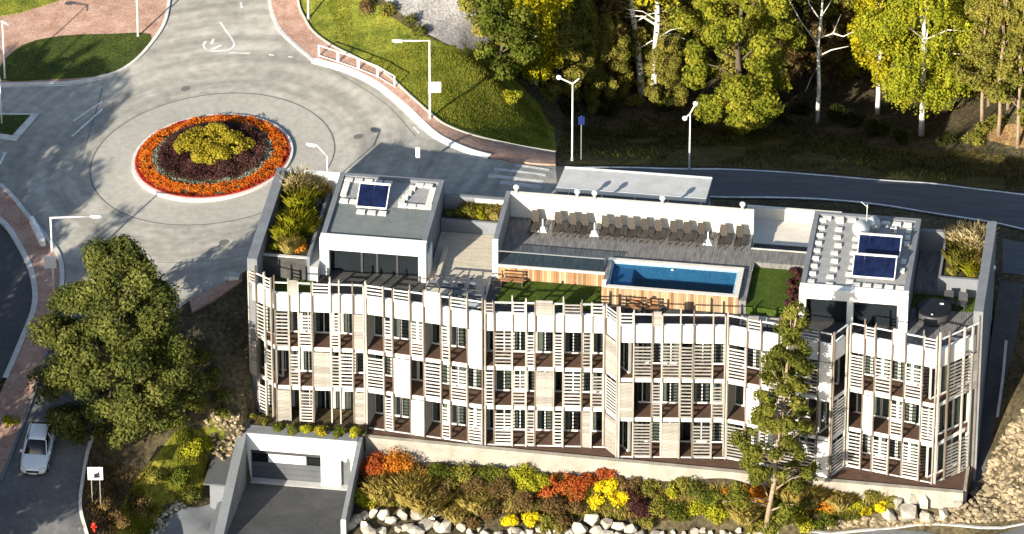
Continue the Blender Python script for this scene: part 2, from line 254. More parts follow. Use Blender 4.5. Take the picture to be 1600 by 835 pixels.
# ------------------------------------------------------------------ mesh builder
class MB:
    def __init__(s): s.v = []; s.f = []; s.m = []
    def add(s, vs, fs, mi=0):
        b = len(s.v); s.v += [tuple(map(float, q)) for q in vs]; s.f += [tuple(i + b for i in f) for f in fs]; s.m += [mi] * len(fs); return s
    def box(s, x0, x1, y0, y1, z0, z1, mi=0):
        if x0 > x1: x0, x1 = x1, x0
        if y0 > y1: y0, y1 = y1, y0
        vs = [(x, y, z) for z in (z0, z1) for y in (y0, y1) for x in (x0, x1)]
        return s.add(vs, [(0,2,3,1),(4,5,7,6),(0,1,5,4),(2,6,7,3),(0,4,6,2),(1,3,7,5)], mi)
    def obox(s, c, ax, ay, az, mi=0):
        c, ax, ay, az = (np.array(q, float) for q in (c, ax, ay, az))
        vs = [c + i * ax + j * ay + k * az for k in (-1, 1) for j in (-1, 1) for i in (-1, 1)]
        return s.add(vs, [(0,2,3,1),(4,5,7,6),(0,1,5,4),(2,6,7,3),(0,4,6,2),(1,3,7,5)], mi)
    def bar(s, a, b, wx, wz, z0=None, z1=None, mi=0):
        # upright slab between plan points a, b (thickness wx to the left) from z0 to z1
        a = np.array(a, float)[:2]; b = np.array(b, float)[:2]; d = (b - a) / np.linalg.norm(b - a); n = np.array([-d[1], d[0]])
        q = [a + n * wx, a + n * wz, b + n * wz, b + n * wx]
        return s.prism(q, z0, z1, mi)
    def prism(s, poly, z0, z1, mi=0):
        poly = [tuple(p[:2]) for p in poly]
        ar = sum(poly[i][0] * poly[(i+1) % len(poly)][1] - poly[(i+1) % len(poly)][0] * poly[i][1] for i in range(len(poly)))
        if ar < 0: poly = poly[::-1]
        n = len(poly); vs = [(*p, z0) for p in poly] + [(*p, z1) for p in poly]
        fs = [tuple(range(n))[::-1], tuple(range(n, 2 * n))] + [(i, (i+1) % n, n + (i+1) % n, n + i) for i in range(n)]
        return s.add(vs, fs, mi)
    def tube(s, pts, rs, n=8, mi=0, cap=True):
        pts = [np.array(p, float) for p in pts]
        if np.isscalar(rs): rs = [rs] * len(pts)
        vs = []
        for i, p in enumerate(pts):
            d = pts[min(i+1, len(pts)-1)] - pts[max(i-1, 0)]; d /= np.linalg.norm(d) + 1e-9
            a = np.cross(d, [0, 0, 1] if abs(d[2]) < 0.9 else [1, 0, 0]); a /= np.linalg.norm(a); b = np.cross(d, a)
            for k in range(n):
                t = 2 * math.pi * k / n; vs.append(p + rs[i] * (a * math.cos(t) + b * math.sin(t)))
        fs = [(i*n+k, i*n+(k+1) % n, (i+1)*n+(k+1) % n, (i+1)*n+k) for i in range(len(pts)-1) for k in range(n)]
        if cap: fs += [tuple(range(n))[::-1], tuple(range((len(pts)-1)*n, len(pts)*n))]
        return s.add(vs, fs, mi)
    def lathe(s, prof, n=24, c=(0,0,0), mi=0):
        vs = [(c[0] + r * math.cos(2*math.pi*k/n), c[1] + r * math.sin(2*math.pi*k/n), c[2] + z) for r, z in prof for k in range(n)]
        fs = [(i*n+k, i*n+(k+1) % n, (i+1)*n+(k+1) % n, (i+1)*n+k) for i in range(len(prof)-1) for k in range(n)]
        if prof[-1][0] > 1e-4: fs.append(tuple(range((len(prof)-1)*n, len(prof)*n)))
        if prof[0][0] > 1e-4: fs.append(tuple(range(n))[::-1])
        return s.add(vs, fs, mi)
    def mesh(s, name, mats, smooth=False):
        me = bpy.data.meshes.new(name); me.from_pydata(s.v, [], s.f)
        for m in (mats if isinstance(mats, (list, tuple)) else [mats]): me.materials.append(MAT[m])
        if len(set(s.m)) > 1: me.polygons.foreach_set('material_index', s.m)
        if smooth: me.polygons.foreach_set('use_smooth', [True] * len(s.f))
        me.update(); return me
    def build(s, name, mats, parent=None, smooth=False, loc=None, kind=None):
        return link(name, s.mesh(name, mats, smooth), parent, loc, kind)
def link(name, me, parent=None, loc=None, kind=None):
    o = bpy.data.objects.new(name, me); COL.objects.link(o)
    if parent: o.parent = parent
    if loc is not None: o.location = tuple(map(float, loc))
    if kind: o['kind'] = kind
    return o
def tag(o, label, cat, group=None):
    o['label'] = label; o['category'] = cat
    if group: o['group'] = group
    return o
def thing(name, label, cat, loc=(0,0,0), rz=0.0, group=None):
    o = bpy.data.objects.new(name, None); COL.objects.link(o); o.location = tuple(map(float, loc)); o.rotation_euler = (0, 0, rz)
    o.empty_display_size = 0.2
    return tag(o, label, cat, group)
def dup(o, parent=None):
    c = o.copy(); COL.objects.link(c)
    if parent is not None: c.parent = parent
    for ch in list(o.children): dup(ch, c)
    return c
def soft(me, w):
    bm = bmesh.new(); bm.from_mesh(me)
    bmesh.ops.bevel(bm, geom=[e for e in bm.edges if e.is_manifold and e.calc_face_angle(0) > 0.5], offset=w, segments=2, affect='EDGES', profile=0.5)
    bm.to_mesh(me); bm.free(); return me

# ------------------------------------------------------------------ foliage
def leaves_mesh(name, pts, nrm, size, mat_name, long=1.5, extra=None, rnd=None):
    n = len(pts); s = size * rng.uniform(0.65, 1.35, (n, 1))
    t = rng.normal(size=(n, 3)); t -= (t * nrm).sum(1, keepdims=True) * nrm; t /= np.linalg.norm(t, axis=1, keepdims=True) + 1e-9
    b = np.cross(nrm, t)
    fold = nrm * s * 0.12
    V = np.stack([pts - t * s * long * 0.5, pts + b * s * 0.42 + fold, pts + t * s * long * 0.5, pts - b * s * 0.42 + fold], 1).reshape(-1, 3)
    me = bpy.data.meshes.new(name)
    ev, ef, emi = (extra.v, extra.f, extra.m) if extra else ([], [], [])
    nv = len(V); me.vertices.add(nv + len(ev))
    co = np.concatenate([V, np.array(ev).reshape(-1, 3)]) if ev else V
    me.vertices.foreach_set('co', co.ravel())
    el = [i + nv for f in ef for i in f]
    me.loops.add(nv + len(el)); me.loops.foreach_set('vertex_index', np.concatenate([np.arange(nv), np.array(el, int)]).astype(np.int32))
    ls = np.concatenate([np.arange(n) * 4, nv + np.cumsum([0] + [len(f) for f in ef])[:-1] if ef else np.array([], int)]).astype(np.int32)
    me.polygons.add(n + len(ef)); me.polygons.foreach_set('loop_start', ls)
    me.materials.append(MAT[mat_name])
    at = me.attributes.new('rnd', 'FLOAT', 'FACE')
    r = rng.uniform(0, 1, n) if rnd is None else np.clip(rnd, 0, 1)
    at.data.foreach_set('value', np.concatenate([r, np.zeros(len(ef))]).astype(np.float32))
    me.update(calc_edges=True); me.validate(); return me
def cnoise(p, f, seed):
    r = np.random.default_rng(seed); o = np.zeros(len(p))
    for i in range(5):
        k = r.normal(size=3); k /= np.linalg.norm(k); o += np.sin(p @ k * f * r.uniform(0.7, 1.8) + r.uniform(0, 6.28))
    return o / 5
def clump_points(clumps, n, inner=0.55, gap=0.25, gf=2.2, seed=0):
    wts = np.array([c[1][0] * c[1][1] + c[1][0] * c[1][2] + c[1][1] * c[1][2] for c in clumps]); wts = wts / wts.sum()
    idx = rng.choice(len(clumps), n, p=wts)
    c = np.array([q[0] for q in clumps])[idx]; r = np.array([q[1] for q in clumps])[idx]
    d = rng.normal(size=(n, 3)); d /= np.linalg.norm(d, axis=1, keepdims=True)
    k = inner + (1 - inner) * rng.uniform(0, 1, (n, 1)) ** 0.6
    p = c + d * r * k
    keep = cnoise(p, gf, seed) > -gap
    nn = d * 0.8 + rng.normal(size=d.shape) * 0.4 + np.array([0, 0, 0.25]); nn /= np.linalg.norm(nn, axis=1, keepdims=True)
    return p[keep], nn[keep]
def crown_clumps(h0, h1, rmax, n, cr, shape='egg', squash=0.8, lean=(0, 0), seed=1):
    r = np.random.default_rng(seed); out = []
    for i in range(n):
        t = (i + r.uniform(0, 1)) / n
        if shape == 'egg': rr = rmax * (math.sin(math.pi * min(1, 0.16 + 0.76 * t ** 0.8)) ** 0.8) * (1 - 0.35 * t * t)
        elif shape == 'cone': rr = rmax * (1.05 - t) ** 0.8
        elif shape == 'round': rr = rmax * math.sqrt(max(0.05, 1 - (2 * t - 1) ** 2))
        else: rr = rmax
        a = r.uniform(0, 6.283) if i % 2 else i * 2.399
        q = rr * math.sqrt(r.uniform(0.25, 1))
        c = cr * r.uniform(0.7, 1.25)
        z = h0 + (h1 - h0) * t
        out.append(((q * math.cos(a) + lean[0] * t, q * math.sin(a) + lean[1] * t, z), (c, c, c * squash)))
    return out
def trunk_mb(h, r0, clumps, lean=(0, 0), nb=8, seed=1, top=0.05, wob=0.25):
    r = np.random.default_rng(seed); m = MB(); pts = []; k = 9
    for i in range(k):
        t = i / (k - 1); w = wob * math.sin(t * 3) ; pts.append((lean[0] * t + w * r.normal() * 0.4, lean[1] * t + w * r.normal() * 0.4, h * t))
    pts[0] = (0, 0, -0.5)
    m.tube(pts, [r0 * (1.25 if i == 0 else 1) * (1 - i / (k - 1)) ** 0.8 + top for i in range(k)], 9)
    for j in r.permutation(len(clumps))[:nb]:
        c = np.array(clumps[j][0]); t = max(0.12, min(0.9, (c[2] / h) * 0.8)); i = min(k - 2, int(t * (k - 1)))
        a = np.array(pts[i]) + (np.array(pts[i + 1]) - np.array(pts[i])) * (t * (k - 1) - i)
        mid = (a + c) / 2 + np.array([0, 0, 0.12 * np.linalg.norm(c - a)])
        rr = r0 * 0.38 * (1 - t) + 0.03
        m.tube([a, mid, c], [rr, rr * 0.6, 0.02], 6)
    return m
def tree(name, label, loc, clumps, n, size, leaf, bark='bark', h=None, r0=0.2, lean=(0, 0), nb=8, gap=0.25, gf=2.0, seed=1, inner=0.5, droop=0, long=1.5, cat='tree', group=None, rz=0.0):
    t = thing(name, label, cat, loc, rz, group)
    h = h or max(c[0][2] for c in clumps)
    trunk_mb(h, r0, clumps, lean, nb, seed).build('trunk', bark, t, True)
    if droop:
        ns = n // droop; p, nn = clump_points(clumps, ns, 0.6, gap, gf, seed)
        ps = []; ns_ = []
        L = rng.integers(max(2, droop // 2), droop + 4, len(p)); step = size * 0.85
        for k in range(L.max()):
            q = p[L > k].copy(); q[:, 2] -= k * step; q[:, :2] += rng.normal(size=(len(q), 2)) * 0.07; ps.append(q)
            w = nn[L > k] * 0.8 + rng.normal(size=q.shape) * 0.45; w[:, 2] *= 0.5; ns_.append(w / np.linalg.norm(w, axis=1, keepdims=True))
        p = np.concatenate(ps); nn = np.concatenate(ns_); ok = p[:, 2] > 0.3; p = p[ok]; nn = nn[ok]
    else:
        p, nn = clump_points(clumps, n, inner, gap, gf, seed)
    link('crown', leaves_mesh('crown', p, nn, size, leaf, long), t)
    return t
def blades_mesh(name, pts, h, w, leaf, spread=0.5, bend=0.4):
    n = len(pts); hh = h * rng.uniform(0.55, 1.3, (n, 1)); a = rng.uniform(0, 6.283, n)
    d = np.stack([np.cos(a), np.sin(a), np.zeros(n)], 1); s = np.stack([-np.sin(a), np.cos(a), np.zeros(n)], 1)
    top = pts + d * hh * spread * rng.uniform(0.2, 1, (n, 1)) + np.array([0, 0, 1]) * hh
    mid = pts + (top - pts) * 0.55 + np.array([0, 0, 1]) * hh * bend * 0.25
    V = np.stack([pts - s * w, pts + s * w, mid + s * w * 0.8, top, mid - s * w * 0.8], 1).reshape(-1, 3)
    me = bpy.data.meshes.new(name); me.vertices.add(n * 5); me.vertices.foreach_set('co', V.ravel())
    me.loops.add(n * 5); me.loops.foreach_set('vertex_index', np.arange(n * 5, dtype=np.int32)); me.polygons.add(n)
    me.polygons.foreach_set('loop_start', (np.arange(n) * 5).astype(np.int32)); me.materials.append(MAT[leaf])
    at = me.attributes.new('rnd', 'FLOAT', 'FACE'); at.data.foreach_set('value', rng.uniform(0, 1, n).astype(np.float32))
    me.update(calc_edges=True); return me

# ------------------------------------------------------------------ draped sheets and ribbons
def catmull(pts, k=6, closed=False):
    pts = [np.array(p, float) for p in pts]; n = len(pts); out = []
    for i in range(n if closed else n - 1):
        p0 = pts[(i-1) % n] if closed or i > 0 else pts[i]; p1 = pts[i]; p2 = pts[(i+1) % n]; p3 = pts[(i+2) % n] if closed or i + 2 < n else p2
        for j in range(k):
            t = j / k; out.append(0.5 * (2*p1 + (p2-p0)*t + (2*p0-5*p1+4*p2-p3)*t*t + (3*p1-p0-3*p2+p3)*t**3))
    if not closed: out.append(pts[-1])
    return out
def inside(poly, q):
    x, y = q[:, 0], q[:, 1]; c = np.zeros(len(q), bool); n = len(poly)
    for i in range(n):
        a, b = poly[i], poly[(i+1) % n]
        if a[1] == b[1]: continue
        c ^= ((a[1] > y) != (b[1] > y)) & (x < (b[0]-a[0]) * (y-a[1]) / (b[1]-a[1]) + a[0])
    return c
def drape_xy(name, poly, off, m, step=0.9, skirt=0.0, kind='structure'):
    poly = np.array([p[:2] for p in poly]); ar = sum(poly[i-1][0]*poly[i][1]-poly[i][0]*poly[i-1][1] for i in range(len(poly)))
    if ar < 0: poly = poly[::-1]
    pl = []
    for i in range(len(poly)):
        a, b = poly[i], poly[(i+1) % len(poly)]; k = max(1, int(np.linalg.norm(b-a) / step))
        for j in range(k): pl.append(a + (b-a) * j / k)
    pl = np.array(pl); lo = pl.min(0); hi = pl.max(0)
    gx, gy = np.meshgrid(np.arange(lo[0], hi[0], step), np.arange(lo[1], hi[1], step)); g = np.stack([gx.ravel(), gy.ravel()], 1)
    g = g[inside(pl, g)]
    if len(g):
        md = np.array([((pl - q) ** 2).sum(1).min() for q in g]); g = g[md > (step * 0.4) ** 2]
    vs = [Vector(p) for p in pl] + [Vector(p) for p in g]; n = len(pl)
    r = delaunay_2d_cdt(vs, [(i, (i+1) % n) for i in range(n)], [list(range(n))], 1, 1e-4)
    xy = np.array([tuple(v) for v in r[0]]); z = H(xy) + off
    mb = MB(); mb.v = [(float(a[0]), float(a[1]), float(c)) for a, c in zip(xy, z)]; mb.f = [tuple(f) for f in r[2]]
    for i, f in enumerate(mb.f):
        a, b, c = (np.array(mb.v[q][:2]) for q in f[:3])
        if (b-a)[0]*(c-a)[1]-(b-a)[1]*(c-a)[0] < 0: mb.f[i] = f[::-1]
    mb.m = [0] * len(mb.f)
    if skirt:
        zz = H(pl) + off
        for i in range(n):
            j = (i+1) % n; mb.add([(*pl[i], zz[i]-skirt), (*pl[j], zz[j]-skirt), (*pl[j], zz[j]), (*pl[i], zz[i])], [(0,1,2,3)])
    return mb.build(name, m, smooth=not skirt, kind=kind)
def gx(pts): return [G(*p) for p in pts]
def drape(name, px, off, m, smooth=0, **k):
    w = gx(px); w = [p[:2] for p in w]
    if smooth: w = catmull(w, smooth, True)
    return drape_xy(name, w, off, m, **k)
def ribbon_xy(name, path, w, top, h, m, closed=False, kind='structure', build=True, side=0.0):
    path = [np.array(p[:2], float) for p in path]; n = len(path); zs = H(path); mb = MB(); vs = []
    for i, p in enumerate(path):
        a = path[(i-1) % n] if closed or i > 0 else p; b = path[(i+1) % n] if closed or i < n-1 else p
        d = b - a; d /= np.linalg.norm(d) + 1e-9; nn = np.array([-d[1], d[0]])
        for s_ in (-1, 1):
            q = p + nn * (w / 2 * s_ + side); vs += [(q[0], q[1], zs[i] + top), (q[0], q[1], zs[i] + top - h)]
    fs = []
    for i in range(n if closed else n - 1):
        a = i * 4; b = ((i+1) % n) * 4
        fs += [(a, b, b+2, a+2)] + ([(a+1, b+1, b, a), (a+2, b+2, b+3, a+3)] if h > 0.001 else [])
    fs = [f[::-1] for f in fs]
    mb.add(vs, fs)
    return mb.build(name, m, kind=kind) if build else mb
def ribbon(name, px, w, top, h, m, smooth=5, **k):
    p = [q[:2] for q in gx(px)]
    if smooth: p = catmull(p, smooth, k.get('closed', False))
    return ribbon_xy(name, p, w, top, h, m, **k)

# ================================================================== GROUND
GL_ = P(379, 678, 0.3); GR_ = P(563, 690, 0.3)     # garage front top corners
def GUV(p): q = np.asarray(p)[..., :2] - O_[:2]; return q @ UU[:2], q @ VV[:2]
GU0, GV = GUV(GL_); GU1, GV2 = GUV(GR_); GV = (GV + GV2) / 2
def pit(xy, z):
    d = xy - O_[:2]; u = d @ UU[:2]; v = d @ VV[:2]
    z = np.where((u > -0.3) & (u < 46.3) & (v > 0.1) & (v < 13.3 + 0.0), np.minimum(z, -1.75), z)
    z = np.where((u > GU0 + 0.15) & (u < GU1 - 0.1) & (v > GV - 1.3) & (v < GV + 14), -3.75, z)
    return z
xs = np.concatenate([[-3000, -900, -300, -150], np.arange(-84, -46, 2.0), np.arange(-46, 46, 0.4), np.arange(46, 86, 2.0), [150, 300, 900, 3000]])
ys = np.concatenate([[-3000, -900, -300, -120], np.arange(-54, -34, 2.0), np.arange(-34, 60, 0.4), np.arange(60, 96, 2.0), [150, 300, 900, 3000]])
X, Y = np.meshgrid(xs, ys); XY = np.stack([X.ravel(), Y.ravel()], 1); ZZ = pit(XY, H(XY))
nx, ny = len(xs), len(ys); I = np.arange(nx * ny).reshape(ny, nx)
me = bpy.data.meshes.new('ground'); me.vertices.add(nx * ny); me.vertices.foreach_set('co', np.column_stack([XY, ZZ]).ravel())
F = np.stack([I[:-1, :-1], I[:-1, 1:], I[1:, 1:], I[1:, :-1]], -1).reshape(-1, 4)
me.loops.add(F.size); me.loops.foreach_set('vertex_index', F.ravel().astype(np.int32)); me.polygons.add(len(F)); me.polygons.foreach_set('loop_start', (np.arange(len(F)) * 4).astype(np.int32))
me.polygons.foreach_set('use_smooth', np.ones(len(F), bool)); me.materials.append(MAT['soil']); me.update(calc_edges=True)
link('ground', me, kind='structure')

# roads: one asphalt sheet
EDGE_L = [(265,-5),(258,35),(238,68),(205,102),(160,122),(110,131),(50,133),(-90,136)]
EDGE_R = [(420,-5),(426,25),(440,52),(465,76),(490,97),(545,113),(590,135),(625,163),(655,192),(690,220),(730,238),(765,248)]
FAR = [(765,248),(830,259),(900,262),(1000,262),(1120,264),(1210,268),(1300,275),(1400,283),(1500,292),(1600,304),(1760,328)]
NEAR = [(1760,395),(1600,362),(1500,343),(1400,327),(1300,316),(1200,312),(1110,311)]
back = [BW(u, -0.55) for u in (28, 20, 10, 0)]
LEFT_IN = [(96,455),(97,425),(90,398),(68,368),(40,335),(18,308),(0,291),(-90,250)]
ROAD = [p[:2] for p in gx([(290,-90)] + [(412,-90)])] + catmull([p[:2] for p in gx(EDGE_R)], 3) + catmull([p[:2] for p in gx(FAR)], 3)[1:] \
    + catmull([p[:2] for p in gx(NEAR)], 3) + [p[:2] for p in back] + [BW(-0.7, 2.5)[:2]] + [p[:2] for p in gx([(376,430),(340,447),(296,470),(225,540),(165,640),(138,700),(128,760),(127,800),(140,850),(160,960)])] \
    + [p[:2] for p in gx([(-70,960),(-40,835),(2,752),(42,650),(72,560),(92,500)])] + catmull([p[:2] for p in gx(LEFT_IN)], 3) + [p[:2] for p in gx([(-90,136)])] + catmull([p[:2] for p in gx(EDGE_L[::-1])], 3)[1:]
drape_xy('road', ROAD, 0.055, 'asphalt', step=0.8)
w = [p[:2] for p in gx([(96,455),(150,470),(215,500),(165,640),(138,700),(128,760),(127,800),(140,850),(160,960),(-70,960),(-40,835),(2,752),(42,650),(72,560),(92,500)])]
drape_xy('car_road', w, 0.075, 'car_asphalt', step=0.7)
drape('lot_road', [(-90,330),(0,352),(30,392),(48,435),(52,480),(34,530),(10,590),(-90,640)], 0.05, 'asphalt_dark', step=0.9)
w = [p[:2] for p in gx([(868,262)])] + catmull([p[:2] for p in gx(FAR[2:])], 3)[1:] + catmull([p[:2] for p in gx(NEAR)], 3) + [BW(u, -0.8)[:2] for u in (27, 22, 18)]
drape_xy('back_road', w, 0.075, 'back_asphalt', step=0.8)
# pavements (raised)
PV_IN = [(868,241),(800,229),(740,215),(700,200),(675,183),(640,152),(600,116),(560,95),(520,75),(490,53),(475,30),(466,5),(462,-60)]
w = catmull([p[:2] for p in gx([(422,-60)] + EDGE_R + [(830,258),(868,260)])], 3) + catmull([p[:2] for p in gx(PV_IN)], 3)
drape_xy('pavement', w, 0.16, 'brick_paving', step=0.7, skirt=0.2)
w = catmull([p[:2] for p in gx([(272,-60)] + EDGE_L)], 3) + [p[:2] for p in gx([(-90,-60)])]
drape_xy('pavement', w, 0.15, 'brick_paving', step=0.8, skirt=0.2)
w = catmull([p[:2] for p in gx([(-90,255),(0,295),(18,312),(40,339),(68,372),(90,402),(96,430),(92,500),(70,565),(40,655),(0,758)])], 3) + catmull([p[:2] for p in gx([(-40,720),(8,600),(34,540),(57,482),(52,432),(32,385),(0,345),(-90,320)])], 3)
drape_xy('pavement', w, 0.15, 'brick_paving', step=0.6, skirt=0.2)
drape('pavement', [(296,472),(340,449),(378,431),(379,441),(340,468),(300,490)], 0.15, 'brick_paving', step=0.5, skirt=0.3)
# verges
drape('grass_verge', [(2,128),(4,102),(38,73),(95,60),(170,57),(234,57),(222,84),(190,110),(150,122),(70,128)], 0.19, 'grass_shaded', smooth=3, step=0.6, skirt=0.1)
drape('grass_verge', [(-90,-60),(150,-60),(100,2),(30,24),(-90,40)], 0.19, 'grass', step=0.8, skirt=0.1)
drape('traffic_island', [(-70,178),(62,180),(26,222),(-70,206)], 0.13, 'kerb_stone', step=0.5, skirt=0.2)
drape('island_grass', [(-70,182),(47,183),(19,214),(-70,200)], 0.17, 'grass_shaded', step=0.5, skirt=0.06)
w = catmull([p[:2] for p in gx(PV_IN[::-1])], 3) + [p[:2] for p in gx([(870,236),(865,200),(845,165),(800,120),(755,75),(700,72),(655,55),(610,25),(560,-20),(540,-60)])]
drape_xy('grass_verge', w, 0.04, 'grass', step=0.7)
drape('gravel_yard', [(580,-20),(630,25),(670,55),(720,78),(760,70),(790,20),(800,-60),(560,-80)], 0.05, 'gravel', smooth=2, step=0.8)
drape('grass_bank', [(345,678),(335,650),(300,672),(262,690),(238,720),(205,760),(185,800),(180,835),(210,850),(240,805),(275,785),(315,770),(325,715),(352,712)], 0.05, 'bank_grass', smooth=2, step=0.5)
drape('yard_paving', [(232,850),(250,815),(285,795),(330,788),(352,800),(345,870),(260,900)], 0.05, 'concrete_grey', step=0.5)
drape('forest_litter', [(1535,218),(1550,202),(1620,192),(1720,205),(1700,238),(1600,232)], 0.05, 'litter', smooth=2, step=0.7)
drape('roadside_bank', [(872,244),(900,258),(1120,260),(1300,271),(1600,300),(1740,322),(1740,262),(1600,245),(1450,235),(1200,205),(1000,190),(880,190)], 0.035, 'bank_brown', step=0.7)
drape('side_path', [(1562,440),(1600,446),(1590,520),(1560,640),(1530,770),(1514,775),(1528,700),(1545,560)], 0.05, 'asphalt_dark', step=0.5)
drape('side_paving', [(1566,374),(1640,388),(1640,440),(1566,428)], 0.06, 'back_asphalt', step=0.5)
ribbon('side_kerb', [(1572,535),(1566,600),(1558,655)], 0.18, 0.15, 0.2, 'concrete', smooth=3)
# kerbs and paint
ribbon('kerb', EDGE_R[:5], 0.22, 0.19, 0.2, 'kerb_stone')
ribbon('kerb', EDGE_R[4:], 0.5, 0.20, 0.2, 'sign_white')
ribbon('kerb', EDGE_L, 0.22, 0.18, 0.2, 'kerb_stone')
ribbon('kerb', LEFT_IN[::-1][1:], 0.3, 0.19, 0.2, 'kerb_stone')
ribbon('kerb', [(-60,322),(0,346),(30,386),(50,430),(54,480),(34,535),(8,595)], 0.35, 0.22, 0.2, 'kerb_stone')
ribbon('kerb', [(92,500),(70,563),(41,652),(1,755)], 0.2, 0.2, 0.2, 'concrete_grey')
ribbon('kerb', [(166,640),(139,700),(128,760),(126,800),(139,850)], 0.2, 0.18, 0.2, 'kerb_stone')
ribbon('kerb', PV_IN, 0.14, 0.2, 0.15, 'concrete_warm')
ribbon('edge_line', [(p[0], p[1] + 2) for p in FAR[2:]], 0.16, 0.084, 0, 'road_paint')
ribbon('edge_line', [(p[0], p[1] - 2) for p in NEAR], 0.16, 0.084, 0, 'road_paint')
ribbon('edge_line', [(p[0], p[1] + 3) for p in EDGE_L[4:]], 0.14, 0.064, 0, 'road_paint')
for q in ([(772,266),(853,276)], [(763,276),(849,286)], [(782,286),(845,294)], [(805,260),(858,268)]):
    ribbon('zebra_stripe', q, 0.42, 0.066, 0, 'worn_paint', smooth=2)
for q in ([(344,36),(352,48),(362,62),(366,72),(358,79),(345,81),(325,81),(318,72),(322,66)], [(330,79),(346,72)], [(358,84),(391,85)], [(420,87),(428,88)], [(450,90),(457,91)], [(646,200),(655,210)],
          [(376,5),(378,14)], [(8,240),(0,258)], [(115,190),(160,160)], [(112,215),(160,172)], [(330,70),(334,62)]):
    ribbon('road_marking', q, 0.16, 0.066, 0, 'road_paint', smooth=3)
for q in ([(245,412),(290,411),(340,408),(400,398)], [(160,140),(150,175),(138,215),(128,250)], [(500,100),(560,135),(610,170),(650,215)]):
    ribbon('tar_seam', q, 0.05, 0.066, 0, 'tar', smooth=4)
for px, py in ((290,140),(560,215),(350,380)):
    c_ = G(px, py)[:2]; drape_xy('manhole_cover', [c_ + 0.34 * np.array([math.cos(k*.39), math.sin(k*.39)]) for k in range(16)], 0.07, 'tar', step=0.3)
drape('lower_road', [(1262,834),(1400,829),(1600,823),(1720,822),(1720,920),(1262,920)], 0.12, 'asphalt_dark', step=0.5)
ribbon('lower_kerb', [(1262,832),(1400,827),(1500,824),(1600,821),(1700,820)], 0.2, 0.17, 0.08, 'concrete', smooth=3)
# roundabout apron and joint ring, on the tilted road plane
RC = G(332, 249)
ring = lambda r, n=72: [RC[:2] + r * np.array([math.cos(2*math.pi*k/n), math.sin(2*math.pi*k/n)]) for k in range(n)]
drape_xy('roundabout_apron', ring(8.15), 0.062, 'apron', step=0.8)
ribbon_xy('apron_joint', ring(8.2, 96), 0.09, 0.068, 0, 'tar', closed=True)

# ================================================================== HOTEL BUILDING
HB = thing('hotel_building', 'long flat roofed hotel with undulating front of posts, slatted screens and balconies', 'building', (O_[0], O_[1], 0), YAW)
def bb(mb, u0, u1, v0, v1, z0, z1, mi=0): return mb.box(u0, u1, -v1, -v0, z0, z1, mi)
def bpart(name, m, boxes, parent=HB, kind=None):
    mb = MB()
    for b in boxes: bb(mb, *b)
    return mb.build(name, m, parent, kind=kind)
def L2(u, v, z=0): return (u, -v, z)
WT = 11.75   # top of the party and rear walls
bpart('side_wall', 'concrete_grey', [(-0.52, 0.12, -0.05, 11.15, -1.7, WT)])
bpart('side_wall', 'concrete_grey', [(45.85, 46.45, -0.05, 10.75, -2.2, WT - 0.01)])
bpart('rear_wall', 'white_render', [(0.12, 3.66, -0.02, 0.32, 0, WT - 0.02)])
bpart('rear_wall', 'concrete_grey', [(10.56, 14.66, 0.12, 0.4, 0, 10.85)])  # grey puts the left penthouse's shade into this wall's colour
bpart('rear_wall', 'board_concrete', [(30.0, 36.2, -3.0, -2.75, 6, 9.75)])
bpart('rear_wall', 'concrete_grey', [(41.62, 45.85, 0.1, 0.4, 0, 10.9)])
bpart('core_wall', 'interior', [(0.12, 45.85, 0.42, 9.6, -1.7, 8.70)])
bpart('roof_slab', 'terrace_shaded', [(0.12, 45.85, 0.42, 10.3, 8.70, 9.0)])

# front line in (u, v), bays at photo columns, floors top to bottom: roof rail, third, second, first
def fu(px, seg):
    (x0, u0, v0), (x1, u1, v1) = seg; t = (px - x0) / (x1 - x0); return np.array([u0 + (u1 - u0) * t, v0 + (v1 - v0) * t])
SEG = [
 (((384,-0.45,11.15),(425,1.2,12.15)), [384,397,412,424], ['SOPO','RSOS','SOSO']),
 (((430,1.42,12.38),(569,7.10,11.95)), [430,452,467,488,517,531,552,569], ['RSOP','POSO','RSOS','SOPO','RSSO','ROSO','RPOP']),
 (((573,7.24,11.95),(754,14.88,12.80)), [573,601,615,642,663,690,704,731,754], ['SOSO','RSOS','SOWO','RSOW','WOSO','RSOS','SOSO','RWOS']),
 (((758,15.04,12.78),(943,22.55,12.02)), [758,772,800.5,822,836,865,880,909,924,943], ['SOSO','RSOS','SOSO','RSOS','POPO','RSOS','SOSO','RSOP','SOSO']),
 (((946,22.68,12.02),(965,23.56,12.95)), [946,965], ['SPSP']),
 (((968,23.68,12.95),(1132,30.32,12.15)), [968,990,1019,1034,1062.5,1083,1113,1132], ['SOPO','RSOS','POSO','RSOP','RSSO','RSOS','ROSO']),
 (((1136,30.48,12.15),(1298,37.22,13.40)), [1136,1166,1188,1215,1250,1278,1298], ['RSOS','SOWO','RSOS','ROSS','SSOS','RWOW']),
 (((1301,37.34,13.36),(1322,38.06,12.10)), [1301,1322], ['ROSS']),
 (((1327,38.24,11.95),(1461,43.80,13.10)), [1327,1349,1366,1392,1412.5,1440,1461], ['RSOS','SOWO','RSOS','WOSO','RSOS','SOSO']),
 (((1466,43.98,13.05),(1528,46.25,10.75)), [1466,1481,1505,1518,1528], ['ROOO','RSOS','RSOS','RPOO'])]
front = []
for (a, b), xs_, pat in SEG: front += [np.array(a[1:]), np.array(b[1:])]
inn = [p + np.array([0, -0.02]) for p in front]
